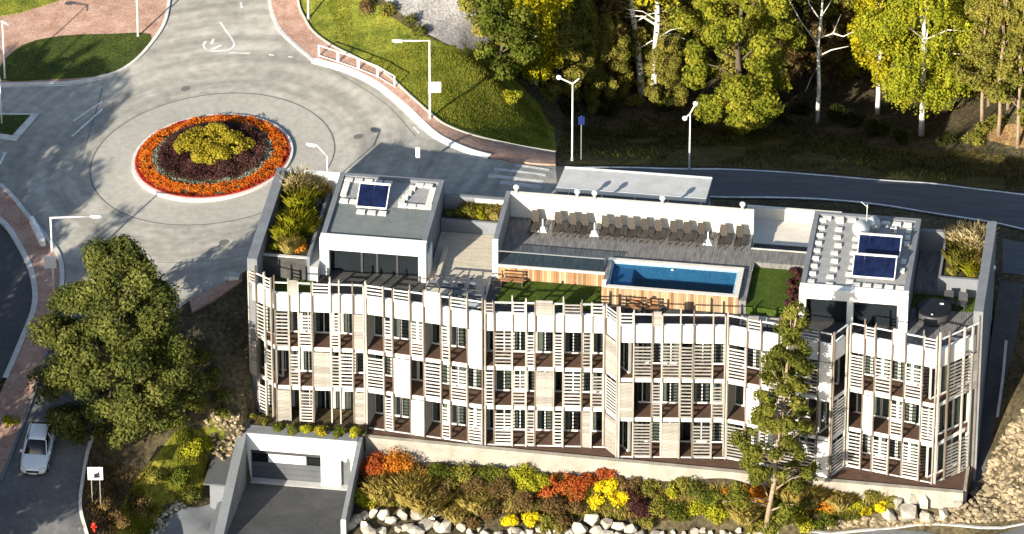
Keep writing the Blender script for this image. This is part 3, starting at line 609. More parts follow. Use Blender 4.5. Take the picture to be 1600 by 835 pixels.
# slabs follow the front line
def loc(p): return (p[0], -p[1])
fpoly = [loc(p) for p in front]
def slabpoly(dv, vb): return [(p[0], -(p[1] + dv)) for p in front] + [(45.84, -vb), (0.13, -vb)]
def clean(poly):
    q = []
    for p in poly:
        x = min(45.84, max(0.13, p[0])); q.append((x, p[1]))
    return q
for k in range(4):
    zt = 3.0 * k
    mb = MB(); mb.prism(clean(slabpoly(-0.10 if k < 3 else -0.22, 10.0 + 0.003 * k)), zt - 0.30 if k else -1.72, zt - 0.03)
    mb.build('floor_slab', 'white_render', HB)
    if k < 3:
        mb = MB(); mb.prism(clean(slabpoly(-0.16, 10.01)), zt - 0.028, zt); mb.build('balcony_floor', 'balcony_deck', HB)
mb = MB(); mb.prism(clean(slabpoly(-0.60, 10.305)), 8.973, 8.992); mb.build('terrace_floor', 'terrace_shaded', HB)
# ground terrace and the retaining wall of the promenade
rw = [(7.0, 12.75), (15, 12.98), (37.3, 13.56), (45.9, 13.68)]
mb = MB(); mb.prism([loc(p) for p in rw] + [(p[0], -(p[1] + 0.0) ) for p in front[::-1] if p[0] > 7.0], -1.70, -0.04); mb.build('promenade_floor', 'balcony_deck', HB)
for i in range(3):
    mb = MB(); mb.bar(loc(rw[i]), (rw[i+1][0] - 0.004, -rw[i+1][1]), 0.0, -0.35, -2.6, 0.06); mb.build('retaining_wall', 'retaining_concrete', HB)
mb = MB(); mb.bar((46.05, -13.6), (46.05, -10.8), 0.0, 0.2, -2.6, 0.055); mb.build('retaining_wall', 'retaining_concrete', HB)

slat_count = 0; rest = {}; slat_me = {}; plank_me = {}
posts = set(); restposts = MB()
def unitbar(w, d, h, m): mb = MB().box(0, w, -d/2, d/2, -h/2, h/2); return mb.mesh('slat', m)
plank_lib = {}
for si, ((a, b), xs_, pat) in enumerate(SEG):
    pts = [fu(x, (a, b)) for x in xs_]
    A, B = np.array([pts[0][0], -pts[0][1]]), np.array([pts[-1][0], -pts[-1][1]])
    d = (B - A) / np.linalg.norm(B - A); nrm = np.array([d[1], -d[0]]); ang = math.atan2(d[1], d[0])   # nrm points out (towards -y)
    ln = np.linalg.norm(B - A)
    # parapet band in front of the roof edge
    mb = MB(); e = 0.0
    mb.bar(A + nrm * -0.12, B + nrm * -0.12, 0.0, 0.25, 9.0 - 0.33, 9.97); mb.build('parapet_band', 'white_render', HB)
    # posts
    for i, p in enumerate(pts):
        q = np.array([p[0], -p[1]]); mb = MB(); w = 0.045
        mb.obox((q[0], q[1], 5.57 - 0.06), (d[0]*w, d[1]*w, 0), (nrm[0]*0.07, nrm[1]*0.07, 0), (0, 0, 5.63 + 0.2 * ((i * 7 + si * 3) % 4 - 1.5)))
        o = mb.build('post', 'post_dark' if si in (2, 6, 8) and 0 < i < len(pts) - 1 or (i + si) % 3 == 1 else 'post_wood', HB)
    # back wall 1.75 m behind: piers, headers, windows
    depth = {4: 0.9, 7: 0.9, 0: 0.9, 9: 0.7}.get(si, 1.75)
    for i in range(len(pts) - 1):
        P0 = np.array([pts[i][0], -pts[i][1]]); P1 = np.array([pts[i+1][0], -pts[i+1][1]]); wd = np.linalg.norm(P1 - P0)
        if 'x' in pat[i]: continue
        for lv in range(4):
            c = pat[i][3 - lv]; z0 = 3.0 * lv + (0.02 if lv < 3 else 0.98); z1 = 3.0 * lv + (2.70 if lv < 3 else 2.08)
            base = (P0[0] + d[0]*0.055, P0[1] + d[1]*0.055, 0); ww = wd - 0.11
            if c == 'S':
                par = bpy.data.objects.new('louvre_screen', None); COL.objects.link(par); par.parent = HB; par.location = base; par.rotation_euler = (0, 0, ang)
                m = 'slat_white' if (i + lv + si) % 3 else 'slat_wood'
                if si in (5, 9) and lv < 3: m = 'slat_wood'
                if si in (2, 8): m = 'slat_white'
                pitch = (0.235, 0.25, 0.265)[(i + lv * 2 + si) % 3]; nn = int((z1 - z0) / pitch)
                key = (round(ww, 2), m)
                if key not in slat_me: slat_me[key] = unitbar(ww, 0.04, 0.095, m)
                fr = MB().box(0.0, 0.03, -0.03, 0.03, z0, z1 - 0.05).box(ww - 0.03, ww, -0.03, 0.03, z0, z1 - 0.05).build('screen_frame', m, par)
                for k in range(nn):
                    zz = z0 + 0.14 + k * pitch
                    if slat_count < 300:
                        link('slat', slat_me[key], par, (0, -0.02, zz)); slat_count += 1
                    else:
                        r = rest.setdefault(m, MB()); o2 = np.array([base[0], base[1]]) + nrm * 0.02; a2 = o2 + d * ww
                        cc = (o2 + a2) / 2; r.obox((cc[0], cc[1], zz), (d[0]*ww/2, d[1]*ww/2, 0), (nrm[0]*0.025, nrm[1]*0.025, 0), (0, 0, 0.0475))
            elif c in 'PW':
                zt = z1 + (0.05 if lv == 3 else 0.0)
                par = bpy.data.objects.new('wood_panel' if c == 'P' else 'white_panel', None) if c == 'P' else None
                if c == 'P':
                    COL.objects.link(par); par.parent = HB; par.location = base; par.rotation_euler = (0, 0, ang)
                    npk = 10 if lv < 3 else 6; ph = (zt - z0) / npk
                    key = (round(ww, 2), round(ph, 3))
                    if key not in plank_lib: plank_lib[key] = MB().box(0, ww, -0.02, 0.02, 0.008, ph - 0.008).mesh('plank', 'grey_wood')
                    for k in range(npk): link('plank', plank_lib[key], par, (0, -0.02, z0 + k * ph))
                else:
                    zb = z0
                    mb = MB().box(0, ww, -0.05, -0.01, zb, zt); o = mb.build('white_panel', 'white_panel', HB, loc=base); o.rotation_euler = (0, 0, ang)
            elif c == 'R' or (c == 'O' and False):
                mb = MB().box(0, ww, -0.03, 0.03, z1 - 0.22, z1 - 0.14); o = mb.build('handrail', 'white_metal', HB, loc=base); o.rotation_euler = (0, 0, ang)
            if lv < 3:
                zf = 3.0 * lv; zc = zf + 2.70
                Q0 = P0 - nrm * depth; o0 = (Q0[0], Q0[1], 0)
                pw = 0.07 if wd > 0.75 else 0.04
                mb = MB(); mb.box(0, pw/2, 0, 0.2, zf, zc); mb.box(wd - pw/2, wd, 0, 0.2, zf, zc); mb.box(pw/2, wd - pw/2, 0.003, 0.2, zf + 2.3, zc)
                o = mb.build('back_wall', 'balcony_wall', HB, loc=o0); o.rotation_euler = (0, 0, ang)
                # glazed door: frame, pane, curtain, dark room
                fw = 0.05; x0, x1 = pw/2, wd - pw/2
                mb = MB().box(x0, x0 + fw, 0.05, 0.12, zf + 0.10, zf + 2.25).box(x1 - fw, x1, 0.05, 0.12, zf + 0.10, zf + 2.25).box(x0, x1, 0.048, 0.122, zf + 2.25, zf + 2.3).box(x0, x1, 0.02, 0.13, zf, zf + 0.10)
                if wd > 0.85: mb.box((x0+x1)/2 - 0.03, (x0+x1)/2 + 0.03, 0.052, 0.118, zf + 0.10, zf + 2.25)
                win = mb.build('window', 'white_metal', HB, loc=o0); win.rotation_euler = (0, 0, ang)
                MB().box(x0 + fw, x1 - fw, 0.08, 0.09, zf + 0.1, zf + 2.25).build('pane', 'window_glass', win)
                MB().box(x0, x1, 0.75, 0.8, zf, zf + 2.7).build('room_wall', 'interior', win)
                r = random.random(); xm = (x0 + x1) / 2; spans = []
                gw = x1 - x0
                if r < 0.45: spans = [(x0 + 0.04, x0 + gw * random.uniform(0.25, 0.45))]
                elif r < 0.62: spans = [(x1 - gw * random.uniform(0.25, 0.5), x1 - 0.04)]
                elif r < 0.88: spans = [(x0 + 0.04, x0 + gw * 0.28), (x1 - gw * 0.3, x1 - 0.04)]
                else: spans = [(x0 + 0.05, x1 - 0.05)]
                for (s0, s1) in spans:
                    mb = MB(); n = max(4, int((s1 - s0) / 0.05)); vs = []
                    for k in range(n + 1):
                        x = s0 + (s1 - s0) * k / n; y = 0.17 + 0.025 * (k % 2); vs += [(x, y, zf + 0.12), (x, y, zf + 2.28)]
                    mb.add(vs, [(2*k, 2*k+2, 2*k+3, 2*k+1) for k in range(n)]); mb.build('curtain', 'curtain', win)
    # partition walls at the segment ends and middle
    for t in (0.0, 0.5) if ln > 4 and si != 8 else ():
        q = A + d * ln * t
        if t == 0.5:
            j = min(range(len(pts)), key=lambda i: abs(pts[i][0] - q[0])); q = np.array([pts[j][0], -pts[j][1]])
        for lv in range(3):
            mb = MB(); c = q - nrm * (0.25 + depth) / 2 - d * 0.0
            mb.obox((c[0], c[1], 3*lv + 1.35), (d[0]*0.05, d[1]*0.05, 0), (nrm[0]*(depth-0.27)/2, nrm[1]*(depth-0.27)/2, 0), (0, 0, 1.34)); mb.build('partition', 'balcony_wall', HB)
for m, r in rest.items(): r.build('slats', m, HB, kind='stuff')

# ------------------------------------------------------------------ roof structures
def hut(u0, u1, v0, v1, beam, pillars, mull):
    z0, z1 = 9.0, WT + 0.05
    rf = bpart('penthouse_roof', 'concrete_grey', [(u0, u0+0.32, v0, v1-0.3, z1-0.5, z1), (u1-0.32, u1, v0, v1-0.3, z1-0.5, z1), (u0+0.32, u1-0.32, v0, v0+0.32, z1-0.5, z1-0.003)])
    fr = bpart('penthouse_front', 'white_render', [(u0-0.02, u1+0.02, v1-0.3, v1+0.3, z1-beam, z1+0.02)] + [(a, b, v1-0.28, v1+0.28, z0, z1-beam) for a, b in pillars])
    wl = bpart('penthouse_wall', 'concrete_grey', [(u0, u0+0.25, v0, v1-0.35, z0, z1-0.5), (u1-0.25, u1, v0, v1-0.35, z0, z1-0.5), (u0+0.25, u1-0.25, v0, v0+0.25, 0.0, z1-0.5)])
    ga = pillars[0][1]; gb = pillars[-1][0]
    pn = bpart('pane', 'lounge_glass', [(ga, gb, v1-0.34, v1-0.31, z0+0.05, z1-beam)])
    bpart('mullion', 'dark_metal', [(m-0.07, m+0.07, v1-0.36, v1-0.22, z0, z1-beam) for m in mull])
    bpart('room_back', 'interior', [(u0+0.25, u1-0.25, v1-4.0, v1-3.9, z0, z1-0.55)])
    return rf
r1 = hut(3.68, 10.52, 0.05, 7.85, 0.85, [(3.66, 4.25), (10.05, 10.54)], [6.3, 7.3, 8.6])
bpart('membrane', 'membrane', [(4.0, 10.2, 3.6, 7.55, 11.3, 11.62)], r1)
bpart('gravel_bed', 'roof_gravel', [(4.0, 10.2, 0.37, 3.6, 11.3, 11.60)], r1)
r2 = hut(34.72, 41.60, 0.40, 9.40, 0.75, [(34.70, 35.15), (37.75, 38.15), (40.95, 41.62)], [])
bpart('gravel_bed', 'roof_gravel', [(35.04, 41.28, 0.72, 9.1, 11.3, 11.62)], r2)
pme = soft(MB().box(-0.27, 0.27, -0.2, 0.2, 0, 0.14).mesh('paving_block', 'paver'), 0.012)
def block(par, u, v, rz=0.0, s=1.0):
    o = link('paving_block', pme, par, (u, -v, 11.625)); o.rotation_euler = (0, 0, rz + random.uniform(-.04, .04)); o.scale = (s, s, 1)
for u in (4.35, 5.0, 5.65, 6.3, 6.95, 9.0, 9.6): block(r1, u, 0.75)
for v in (1.3, 1.9, 2.5): block(r1, 4.3, v, 1.57)
for u in (4.45, 5.1, 8.3, 8.9, 9.5, 10.0): block(r1, u, 3.35)
for v in (1.25, 1.75, 2.25, 2.8): block(r1, 9.95, v, 1.57)
for v in (1.2, 1.8, 2.4, 2.9): block(r1, 8.6 - (v - 1.2) * .25, v, 1.57)
for u in (5.75, 6.45, 7.15): block(r1, u, 4.5)
for v in np.arange(1.3, 9.0, 0.92): block(r2, 35.35, v, 0, 0.8)
for v in np.arange(1.3, 9.0, 0.95): block(r2, 36.55 + random.uniform(-.1, .1), v, 0, 0.85)
for v in np.arange(2.4, 9.0, 0.85): block(r2, 37.75 + random.uniform(-.1, .1), v, 0, 0.85)
for u in (35.6, 36.4, 37.2): block(r2, u, 1.0)
for u in (39.4, 40.1, 40.8): block(r2, u, 1.1)
for v in (1.8, 2.6, 3.4, 5.5, 6.6): block(r2, 40.95, v, 1.57, 0.8)
for u in (38.2, 38.9, 39.6, 40.3, 41.0): block(r2, u, 8.7)
# pale pier below the right penthouse, and low canopy wall panel of the left one
bpart('canopy_panel', 'white_panel', [(10.56, 10.66, 6.2, 7.7, 9.05, 10.9)])
# left planted bed and walkway
bpart('planter_front', 'terrace_shaded', [(0.13, 2.95, 8.75, 8.97, 9.0, 10.66)]); bpart('planter_trim', 'concrete', [(0.13, 2.95, 8.78, 9.0, 10.66, 10.74)])
bpart('planter_wall', 'concrete_grey', [(2.95, 3.15, 0.35, 9.0, 9.0, 10.85)])
bpart('planter_soil', 'soil', [(0.13, 2.95, 0.33, 8.75, 9.0, 10.6)])
bpart('walkway', 'concrete', [(3.15, 3.66, 0.35, 9.0, 9.0, 10.1)])
bpart('roof_lawn', 'roof_lawn', [(0.14, 3.5, 9.02, 11.0, 8.99, 9.06)])
# middle-left terrace: tan boards, planter, bench beam
mb = MB()
for k in range(52): bb(mb, 10.58, 14.64, 1.95 + k * 0.19, 1.95 + k * 0.19 + 0.175, 9.0, 9.03)
mb.build('deck_boards', 'deck_tan', HB, kind='stuff')
bpart('planter_wall', 'concrete_grey', [(10.56, 14.66, 1.7, 1.9, 9.0, 9.95)]); bpart('planter_soil', 'soil', [(10.56, 14.66, 0.4, 1.7, 9.0, 9.8)])  # planter wall greyed from white to carry the penthouse shade
bpart('bench_beam', 'deck_tan', [(11.15, 11.4, 4.3, 8.6, 9.02, 9.5)])
bpart('rear_panel', 'white_panel', [(12.6, 14.6, 0.42, 0.5, 9.8, 10.8)])  # white piece stands for the sunlit right half of the rear wall
# sun deck
DZ = 10.0
bpart('sun_deck_base', 'deck_grey', [(15.02, 30.8, 1.02, 5.3, 9.0, DZ - 0.04), (15.02, 21.9, 5.3, 6.82, 9.0, DZ - 0.04), (30.82, 34.7, 2.72, 4.25, 9.0, DZ - 0.04)])
mb = MB()
for k in range(int((34.68 - 15.03) / 0.155)):
    u = 15.03 + k * 0.155; v1 = 6.82 if u < 21.85 else 5.28
    v0 = 1.05 if u < 30.75 else 2.72
    if u > 31.3: v1 = 4.25
    bb(mb, u, u + 0.14, v0, v1, DZ - 0.035, DZ + random.uniform(-0.004, 0.004))
mb.build('deck_boards', 'deck_grey', HB, kind='stuff')
bpart('screen_wall', 'concrete_grey', [(14.68, 15.0, 0.7, 6.6, 9.0, WT)])
bpart('wall_end', 'white_render', [(14.66, 15.02, 6.6, 6.9, 9.0, WT + 0.01)])
bpart('screen_wall', 'board_concrete', [(15.0, 30.84, 0.72, 1.0, 9.0, WT + 0.02)])
bpart('deck_edge', 'concrete_warm', [(15.02, 21.95, 6.82, 6.98, 9.9, 10.04)])
bpart('handrail', 'steel', [(15.02, 21.9, 6.86, 6.91, 11.02, 11.07)])
bpart('glass_balustrade', 'rail_glass', [(15.04, 21.9, 6.88, 6.895, 10.06, 11.0)])
bpart('step_edge', 'concrete_warm', [(30.9, 34.7, 2.6, 2.72, 8.9, 10.03)])
bpart('low_terrace_floor', 'concrete_warm', [(30.3, 36.0, -2.75, 0.4, 8.5, 8.9), (30.86, 34.7, 0.4, 2.6, 8.5, 8.9)])
lib = {}
def boards(u0, u1, v, z0, z1, face='front', w=0.16):
    n = int(round((u1 - u0) / w)); w = (u1 - u0) / n
    for k in range(n):
        m = 'larch_red' if random.random() < (0.55 if u0 < 20 and face == 'front' else 0.16) else 'larch'
        key = (round(z1 - z0, 2), m, face, round(w, 3))
        if key not in lib:
            mb = MB(); mb.box(0.006, w - 0.006, -0.03, 0.0, 0, z1 - z0) if face == 'front' else mb.box(-0.03, 0.0, -w + 0.006, -0.006, 0, z1 - z0)
            lib[key] = mb.mesh('board', m)
        if face == 'front': link('board', lib[key], HB, (u0 + k * w, -v - 0.004 * (k % 2), z0))
        else: link('board', lib[key], HB, (v, -(u0 + k * w), z0))
boards(15.03, 22.0, 6.98, 9.0, 9.9)
# pool
pool = bpart('pool_basin', 'pool_tile', [(22.3, 30.45, 5.7, 8.6, 8.7, 8.8), (22.3, 22.42, 5.7, 8.6, 8.8, 10.12), (30.33, 30.45, 5.7, 8.6, 8.8, 10.12), (22.42, 30.33, 5.7, 5.82, 8.8, 10.122), (22.42, 30.33, 8.48, 8.6, 8.8, 10.122)])
bpart('pool_step', 'pool_step', [(22.43, 23.7, 5.83, 8.47, 8.81, 9.8)], pool)
bpart('water', 'pool_water', [(22.43, 30.32, 5.83, 8.47, 10.03, 10.08)], pool)
bpart('pool_rim', 'concrete_warm', [(22.0, 30.75, 5.4, 5.7, 9.9, 10.25), (22.0, 30.75, 8.6, 8.9, 9.9, 10.25), (30.45, 30.75, 5.7, 8.6, 9.9, 10.253)])
bpart('pool_rim', 'deck_grey', [(22.0, 22.3, 5.7, 8.6, 9.9, 10.253)])
bpart('pool_base', 'concrete_grey', [(22.02, 22.3, 5.42, 8.88, 9.0, 9.9), (30.45, 30.73, 5.42, 8.88, 9.0, 9.9), (22.3, 30.45, 8.6, 8.88, 9.0, 9.9)])
boards(22.0, 30.76, 8.92, 9.0, 10.22); boards(7.0, 8.9, 22.0, 9.0, 9.9, 'side')
bpart('pool_walk', 'deck_grey', [(30.77, 31.25, 5.3, 8.9, 9.0, 9.98)])
mb = MB(); mb.lathe([(0.09, 0), (0.09, 0.04), (0.0, 0.06)], 12, (26.2, -6.1, 10.09)); mb.build('water_inlet', 'white_metal', pool)
bpart('roof_lawn', 'roof_lawn', [(31.27, 34.68, 4.27, 8.9, 9.0, 9.62)])
mb = MB(); mb.prism([(15.6, -7.25), (16.2, -7.1), (21.9, -7.1), (21.9, -10.0), (15.2, -9.6)], 9.0, 9.06); mb.build('roof_lawn', 'roof_lawn', HB)
bpart('terrace_walk', 'concrete_warm', [(31.0, 34.65, 9.1, 10.25, 8.995, 9.06)])
# right terrace
bpart('planter_wall', 'concrete_grey', [(43.1, 43.3, 0.4, 5.0, 9.0, 10.4), (43.3, 45.84, 4.8, 5.0, 9.0, 10.4)]); bpart('planter_soil', 'soil', [(43.3, 45.84, 0.4, 4.8, 9.0, 10.25)])
bpart('terrace_step', 'deck_grey', [(41.65, 43.1, 0.4, 5.0, 9.0, 9.4)])
bpart('roof_lawn', 'roof_lawn', [(41.65, 45.84, 5.05, 6.7, 9.0, 9.05)])
mb = MB()
for k in range(27): bb(mb, 41.65 + k * 0.155, 41.79 + k * 0.155, 6.75, 11.6, 9.0, 9.04)
mb.build('deck_boards', 'deck_grey', HB, kind='stuff')
# roof wall vents
vm = MB().lathe([(0.11, 0), (0.11, 0.32), (0.19, 0.34), (0.19, 0.48), (0.10, 0.56), (0, 0.58)], 14).mesh('wall_vent', 'white_metal', True)
for px, py in [(808, 297), (903, 305), (930, 307), (1036, 315), (1161, 325)]:
    u, v = uv(px, py, WT); link('wall_vent', vm, HB, (u, -0.86, WT + 0.01))

# ------------------------------------------------------------------ things standing on the roof
def onroof(u, v, z): return BW(u, v, z)
def make_lounger():
    t = thing('sun_lounger', '', 'sun lounger', (0,0,0), YAW, 'sun loungers along the white deck wall')
    o = link('seat', soft(MB().box(-0.26, 0.26, -1.15, 0.0, 0.26, 0.34).mesh('seat', 'wicker'), 0.02), t)
    m = MB(); a = rad(58); m.obox((0, 0.38*math.cos(a), 0.32 + 0.38*math.sin(a)), (0.25,0,0), (0,0.38*math.cos(a),0.38*math.sin(a)), (0,-0.035*math.sin(a),0.035*math.cos(a)))
    link('backrest', soft(m.mesh('backrest', 'wicker'), 0.02), t)
    lm = MB().box(-0.03, 0.03, -0.03, 0.03, 0, 0.27).mesh('leg', 'dark_metal')
    for x in (-0.22, 0.22):
        for y in (-1.08, -0.05): link('leg', lm, t, (x, y, 0))
    link('armrest', MB().box(-0.31, -0.27, -0.75, 0.05, 0.46, 0.5).box(-0.31,-0.27,-0.72,-0.68,0.3,0.46).mesh('armrest', 'wicker'), t)
    link('armrest', MB().box(0.27, 0.31, -0.75, 0.05, 0.46, 0.5).box(0.27,0.31,-0.72,-0.68,0.3,0.46).mesh('armrest', 'wicker'), t)
    return t
LPX = [(836,'lounger in the dark wall corner, the only one fully in shade'),(872,'dark lounger beside the shaded corner, left one of the group of three'),(894,'dark lounger, middle of the three between two white parasol bases'),(913,'dark lounger standing just left of the middle white parasol base'),
       (945,'dark lounger standing just right of the middle white parasol base'),(966,'second lounger right of the middle parasol base'),(986,'third lounger right of the middle parasol base'),(1007,'fourth lounger right of the middle parasol base'),(1028,'fifth lounger right of the middle parasol base'),
       (1052,'third lounger left of the right parasol base, after a slightly wider gap'),(1073,'second lounger left of the right parasol base'),(1095,'dark lounger standing just left of the right parasol base'),(1130,'dark lounger just right of the right parasol base'),(1155,'last dark lounger by the wall end, nearest the low terrace')]
L0 = make_lounger()
for i, (px, lab) in enumerate(LPX):
    o = L0 if i == 0 else dup(L0)
    py = 342 + (px - 872) * 0.078
    u, v = uv(px, py + 8, DZ + 0.3); o.location = onroof(u, 1.95, DZ + 0.006); o['label'] = lab
    o.rotation_euler = (0, 0, YAW + random.uniform(-0.02, 0.02))
def parasol_base(u, v, label):
    t = thing('parasol_base', label, 'parasol base', onroof(u, v, DZ + 0.006), YAW, 'white parasol bases between the loungers')
    MB().add([(-.3,-.3,0),(.3,-.3,0),(.3,.3,0),(-.3,.3,0),(-.12,-.12,.22),(.12,-.12,.22),(.12,.12,.22),(-.12,.12,.22)], [(3,2,1,0),(4,5,6,7),(0,1,5,4),(1,2,6,5),(2,3,7,6),(3,0,4,7)]).build('base', 'fabric_white', t)
    MB().tube([(0,0,.2),(0,0,.85)], 0.045, 10).build('pole', 'white_metal', t)
for px, lab in [(848,'white parasol base with short pole beside the shaded corner lounger'),(929,'white parasol base with short pole between the third and fourth sunlit loungers'),(1106,'white parasol base with short pole near the right end of the lounger row')]:
    u, v = uv(px, 360 + (px - 848) * 0.078, DZ); parasol_base(u, v, lab)
def solar(px, py, w, l, tilt, label, n):
    u, v = uv(px, py, 11.9); t = thing('solar_panel', label, 'solar panel', onroof(u, v, 11.63), YAW, 'solar collectors on the penthouse roofs')
    a = rad(tilt); ax = np.array([w/2, 0, 0]); ay = np.array([0, math.cos(a), math.sin(a)]) * l / 2; az = np.array([0, -math.sin(a), math.cos(a)])
    c = np.array([0, 0, 0.12 + l / 2 * math.sin(a)])
    m = MB()
    m.obox(c - ax*1.0, (0.03,0,0), ay, az*0.05).obox(c + ax*1.0, (0.03,0,0), ay, az*0.05).obox(c + ay, ax, ay/l*0.08, az*0.055).obox(c - ay, ax, ay/l*0.08, az*0.055); m.build('frame', 'white_metal', t)
    for i in range(n):
        x = (i + 0.5) / n * 2 - 1; MB().obox(c + ax * x, ax / n * 0.96, ay * 0.96, az * 0.03).build('pane', 'solar_blue', t)
    b = c + ay
    MB().tube([(-w/2+.1, b[1], b[2]), (-w/2+.1, b[1]+.1, 0.0)], 0.025, 6).tube([(w/2-.1, b[1], b[2]), (w/2-.1, b[1]+.1, 0.0)], 0.025, 6).build('support', 'steel', t)
    MB().obox(b + np.array([0, 0.04, 0.02]), ax * 1.04, (0,0.08,0), (0,0,0.06)).build('header_pipe', 'white_panel', t)
solar(583, 312, 1.95, 1.75, 28, 'single blue solar collector tilted on the left penthouse roof among white blocks', 2)
solar(1374, 388, 2.7, 1.45, 28, 'upper blue solar collector on the right penthouse roof, just in front of the dishes', 4)
solar(1366, 422, 2.7, 1.6, 28, 'lower blue solar collector on the right penthouse roof, nearer the white front', 4)
def dish(px, py, r, label, rz):
    u, v = uv(px, py, 12.3); t = thing('satellite_dish', label, 'satellite dish', onroof(u, v, 11.63), YAW + rz, 'satellite dishes on the right penthouse')
    MB().tube([(0,0.1,0),(0,0.1,0.85)], 0.035, 8).build('mast', 'steel', t)
    prof = [(r*k/6, 0.22*r*(k/6)**2) for k in range(7)]
    m = MB().lathe(prof[1:], 26); 
    o = m.build('dish', 'sign_white', t, True, (0, 0.0, 0.8)); o.rotation_euler = (rad(62), 0, 0)
    MB().tube([(0,-0.05,0.8-r),(0,-r*1.1,0.85)], 0.02, 6).obox((0,-r*1.1,0.88),(.04,0,0),(0,.06,0),(0,0,.04)).build('feed_arm', 'steel', t)
dish(1346, 360, 0.58, 'larger white satellite dish facing out over the right penthouse roof', -0.2)
dish(1364, 352, 0.48, 'smaller greyish satellite dish half behind the larger white one', 0.5)
t = thing('aerial', 'thin bent television aerial rising behind the satellite dishes', 'aerial', onroof(*uv(1354, 348, 11.65), 11.63), YAW)
MB().tube([(0,0.1,0),(0,0.1,1.35)], 0.022, 6).build('mast', 'white_metal', t); MB().tube([(0.05,0.1,1.1),(-0.4,0.1,1.5)], 0.02, 6).build('boom', 'white_metal', t)
t = thing('machine_cluster', 'heap of pipes and pale fittings behind the right solar collectors', 'roof fittings', onroof(38.9, 2.0, 11.63), YAW)
for k in range(12):
    x, y, s = random.uniform(-1.1, 1.2), random.uniform(-0.5, 0.5), random.uniform(0.08, 0.17)
    link('fitting', soft(MB().box(x-s, x+s, y-s, y+s, 0, s*random.uniform(1, 3)).mesh('fitting', random.choice(['paver', 'steel', 'concrete_grey', 'white_panel'])), 0.02), t)
u, v = uv(1459, 486, 9.6)
t = thing('hot_tub', 'round dark covered hot tub standing on the right end roof terrace', 'hot tub', onroof(u, v, 9.04), YAW)
MB().lathe([(1.02, 0), (1.05, 0.1), (1.05, 0.72), (1.0, 0.75)], 40).build('shell', 'dark_metal', t, True)
soft_me = MB().lathe([(1.12, 0.755), (1.12, 0.84), (1.06, 0.87), (0.0, 0.93)], 40).mesh('cover', 'tub_cover', False); link('cover', soft_me, t)
MB().box(0.35, 0.6, 0.3, 0.42, 0.90, 0.93).build('label_plate', 'sign_white', t); MB().box(-0.1, 0.02, -0.98, -0.9, 0.88, 0.91).build('clip', 'sign_white', t)
def table_set(u, v, lab, rz, mcol):
    t = thing('terrace_table', lab, 'table', onroof(u, v, 9.03), YAW + rz)
    link('tabletop', soft(MB().box(-0.7, 0.7, -0.4, 0.4, 0.70, 0.74).mesh('tabletop', mcol), 0.01), t)
    for x in (-0.62, 0.62):
        for y in (-0.33, 0.33): MB().box(x-.03, x+.03, y-.03, y+.03, 0, 0.7).build('leg', 'dark_metal', t)
CH = None
def chair(u, v, rz, lab):
    global CH
    if CH is None:
        t = thing('terrace_chair', lab, 'chair', (0,0,0), 0, 'dark chairs around the terrace tables')
        link('seat', soft(MB().box(-.23, .23, -.23, .23, .42, .47).mesh('seat', 'fabric_grey'), 0.01), t); link('backrest', soft(MB().box(-.23, .23, .2, .25, .5, .9).mesh('backrest', 'fabric_grey'), 0.01), t)
        lm = MB().box(-.02, .02, -.02, .02, 0, .42).mesh('leg', 'steel')
        for x in (-.2, .2):
            for y in (-.2, .22): link('leg', lm, t, (x, y, 0))
        CH = t
    else: t = dup(CH)
    t.location = onroof(u, v, 9.03); t.rotation_euler = (0, 0, YAW + rz); t['label'] = lab
for k, (u, v, rz, d_, mc) in enumerate([(11.6, 10.1, 0.05, 'pale terrace table behind the tall white panel', 'deck_tan'), (13.3, 10.0, -0.1, 'dark terrace table in the middle of the seating', 'zinc'), (13.9, 11.4, 0.1, 'grey terrace table nearest the front rail, left of the lawn', 'concrete')]):
    table_set(u, v, d_, rz, mc)
    for x, y, r, side in ((-0.35, 0.7, 0, 'back left'), (0.4, 0.72, 0, 'back right'), (-0.35, -0.68, math.pi, 'front left'), (0.4, -0.66, math.pi, 'front right')):
        chair(u + x, v - y, r + random.uniform(-.3, .3), 'dark chair at the %s of the %s' % (side, d_.split(' terrace')[0] + ' terrace table'))
# light pergola frame over the seating
t = thing('pergola_frame', 'dark pergola frame of thin bars over the terrace tables', 'pergola', onroof(10.9, 9.0, 9.03), YAW)
for x, y in ((0, 0), (3.6, 0), (0, -2.6), (3.6, -2.6)): MB().box(x-.04, x+.04, y-.04, y+.04, 0, 1.15).build('post', 'dark_metal', t)
for y in (0, -1.3, -2.6): MB().box(0.04, 3.56, y-.04, y+.04, 1.07, 1.15).build('beam', 'dark_metal', t)
for x in (0.9, 1.8, 2.7): MB().box(x-.03, x+.03, -2.56, -0.04, 1.152, 1.2).build('bar', 'dark_metal', t)
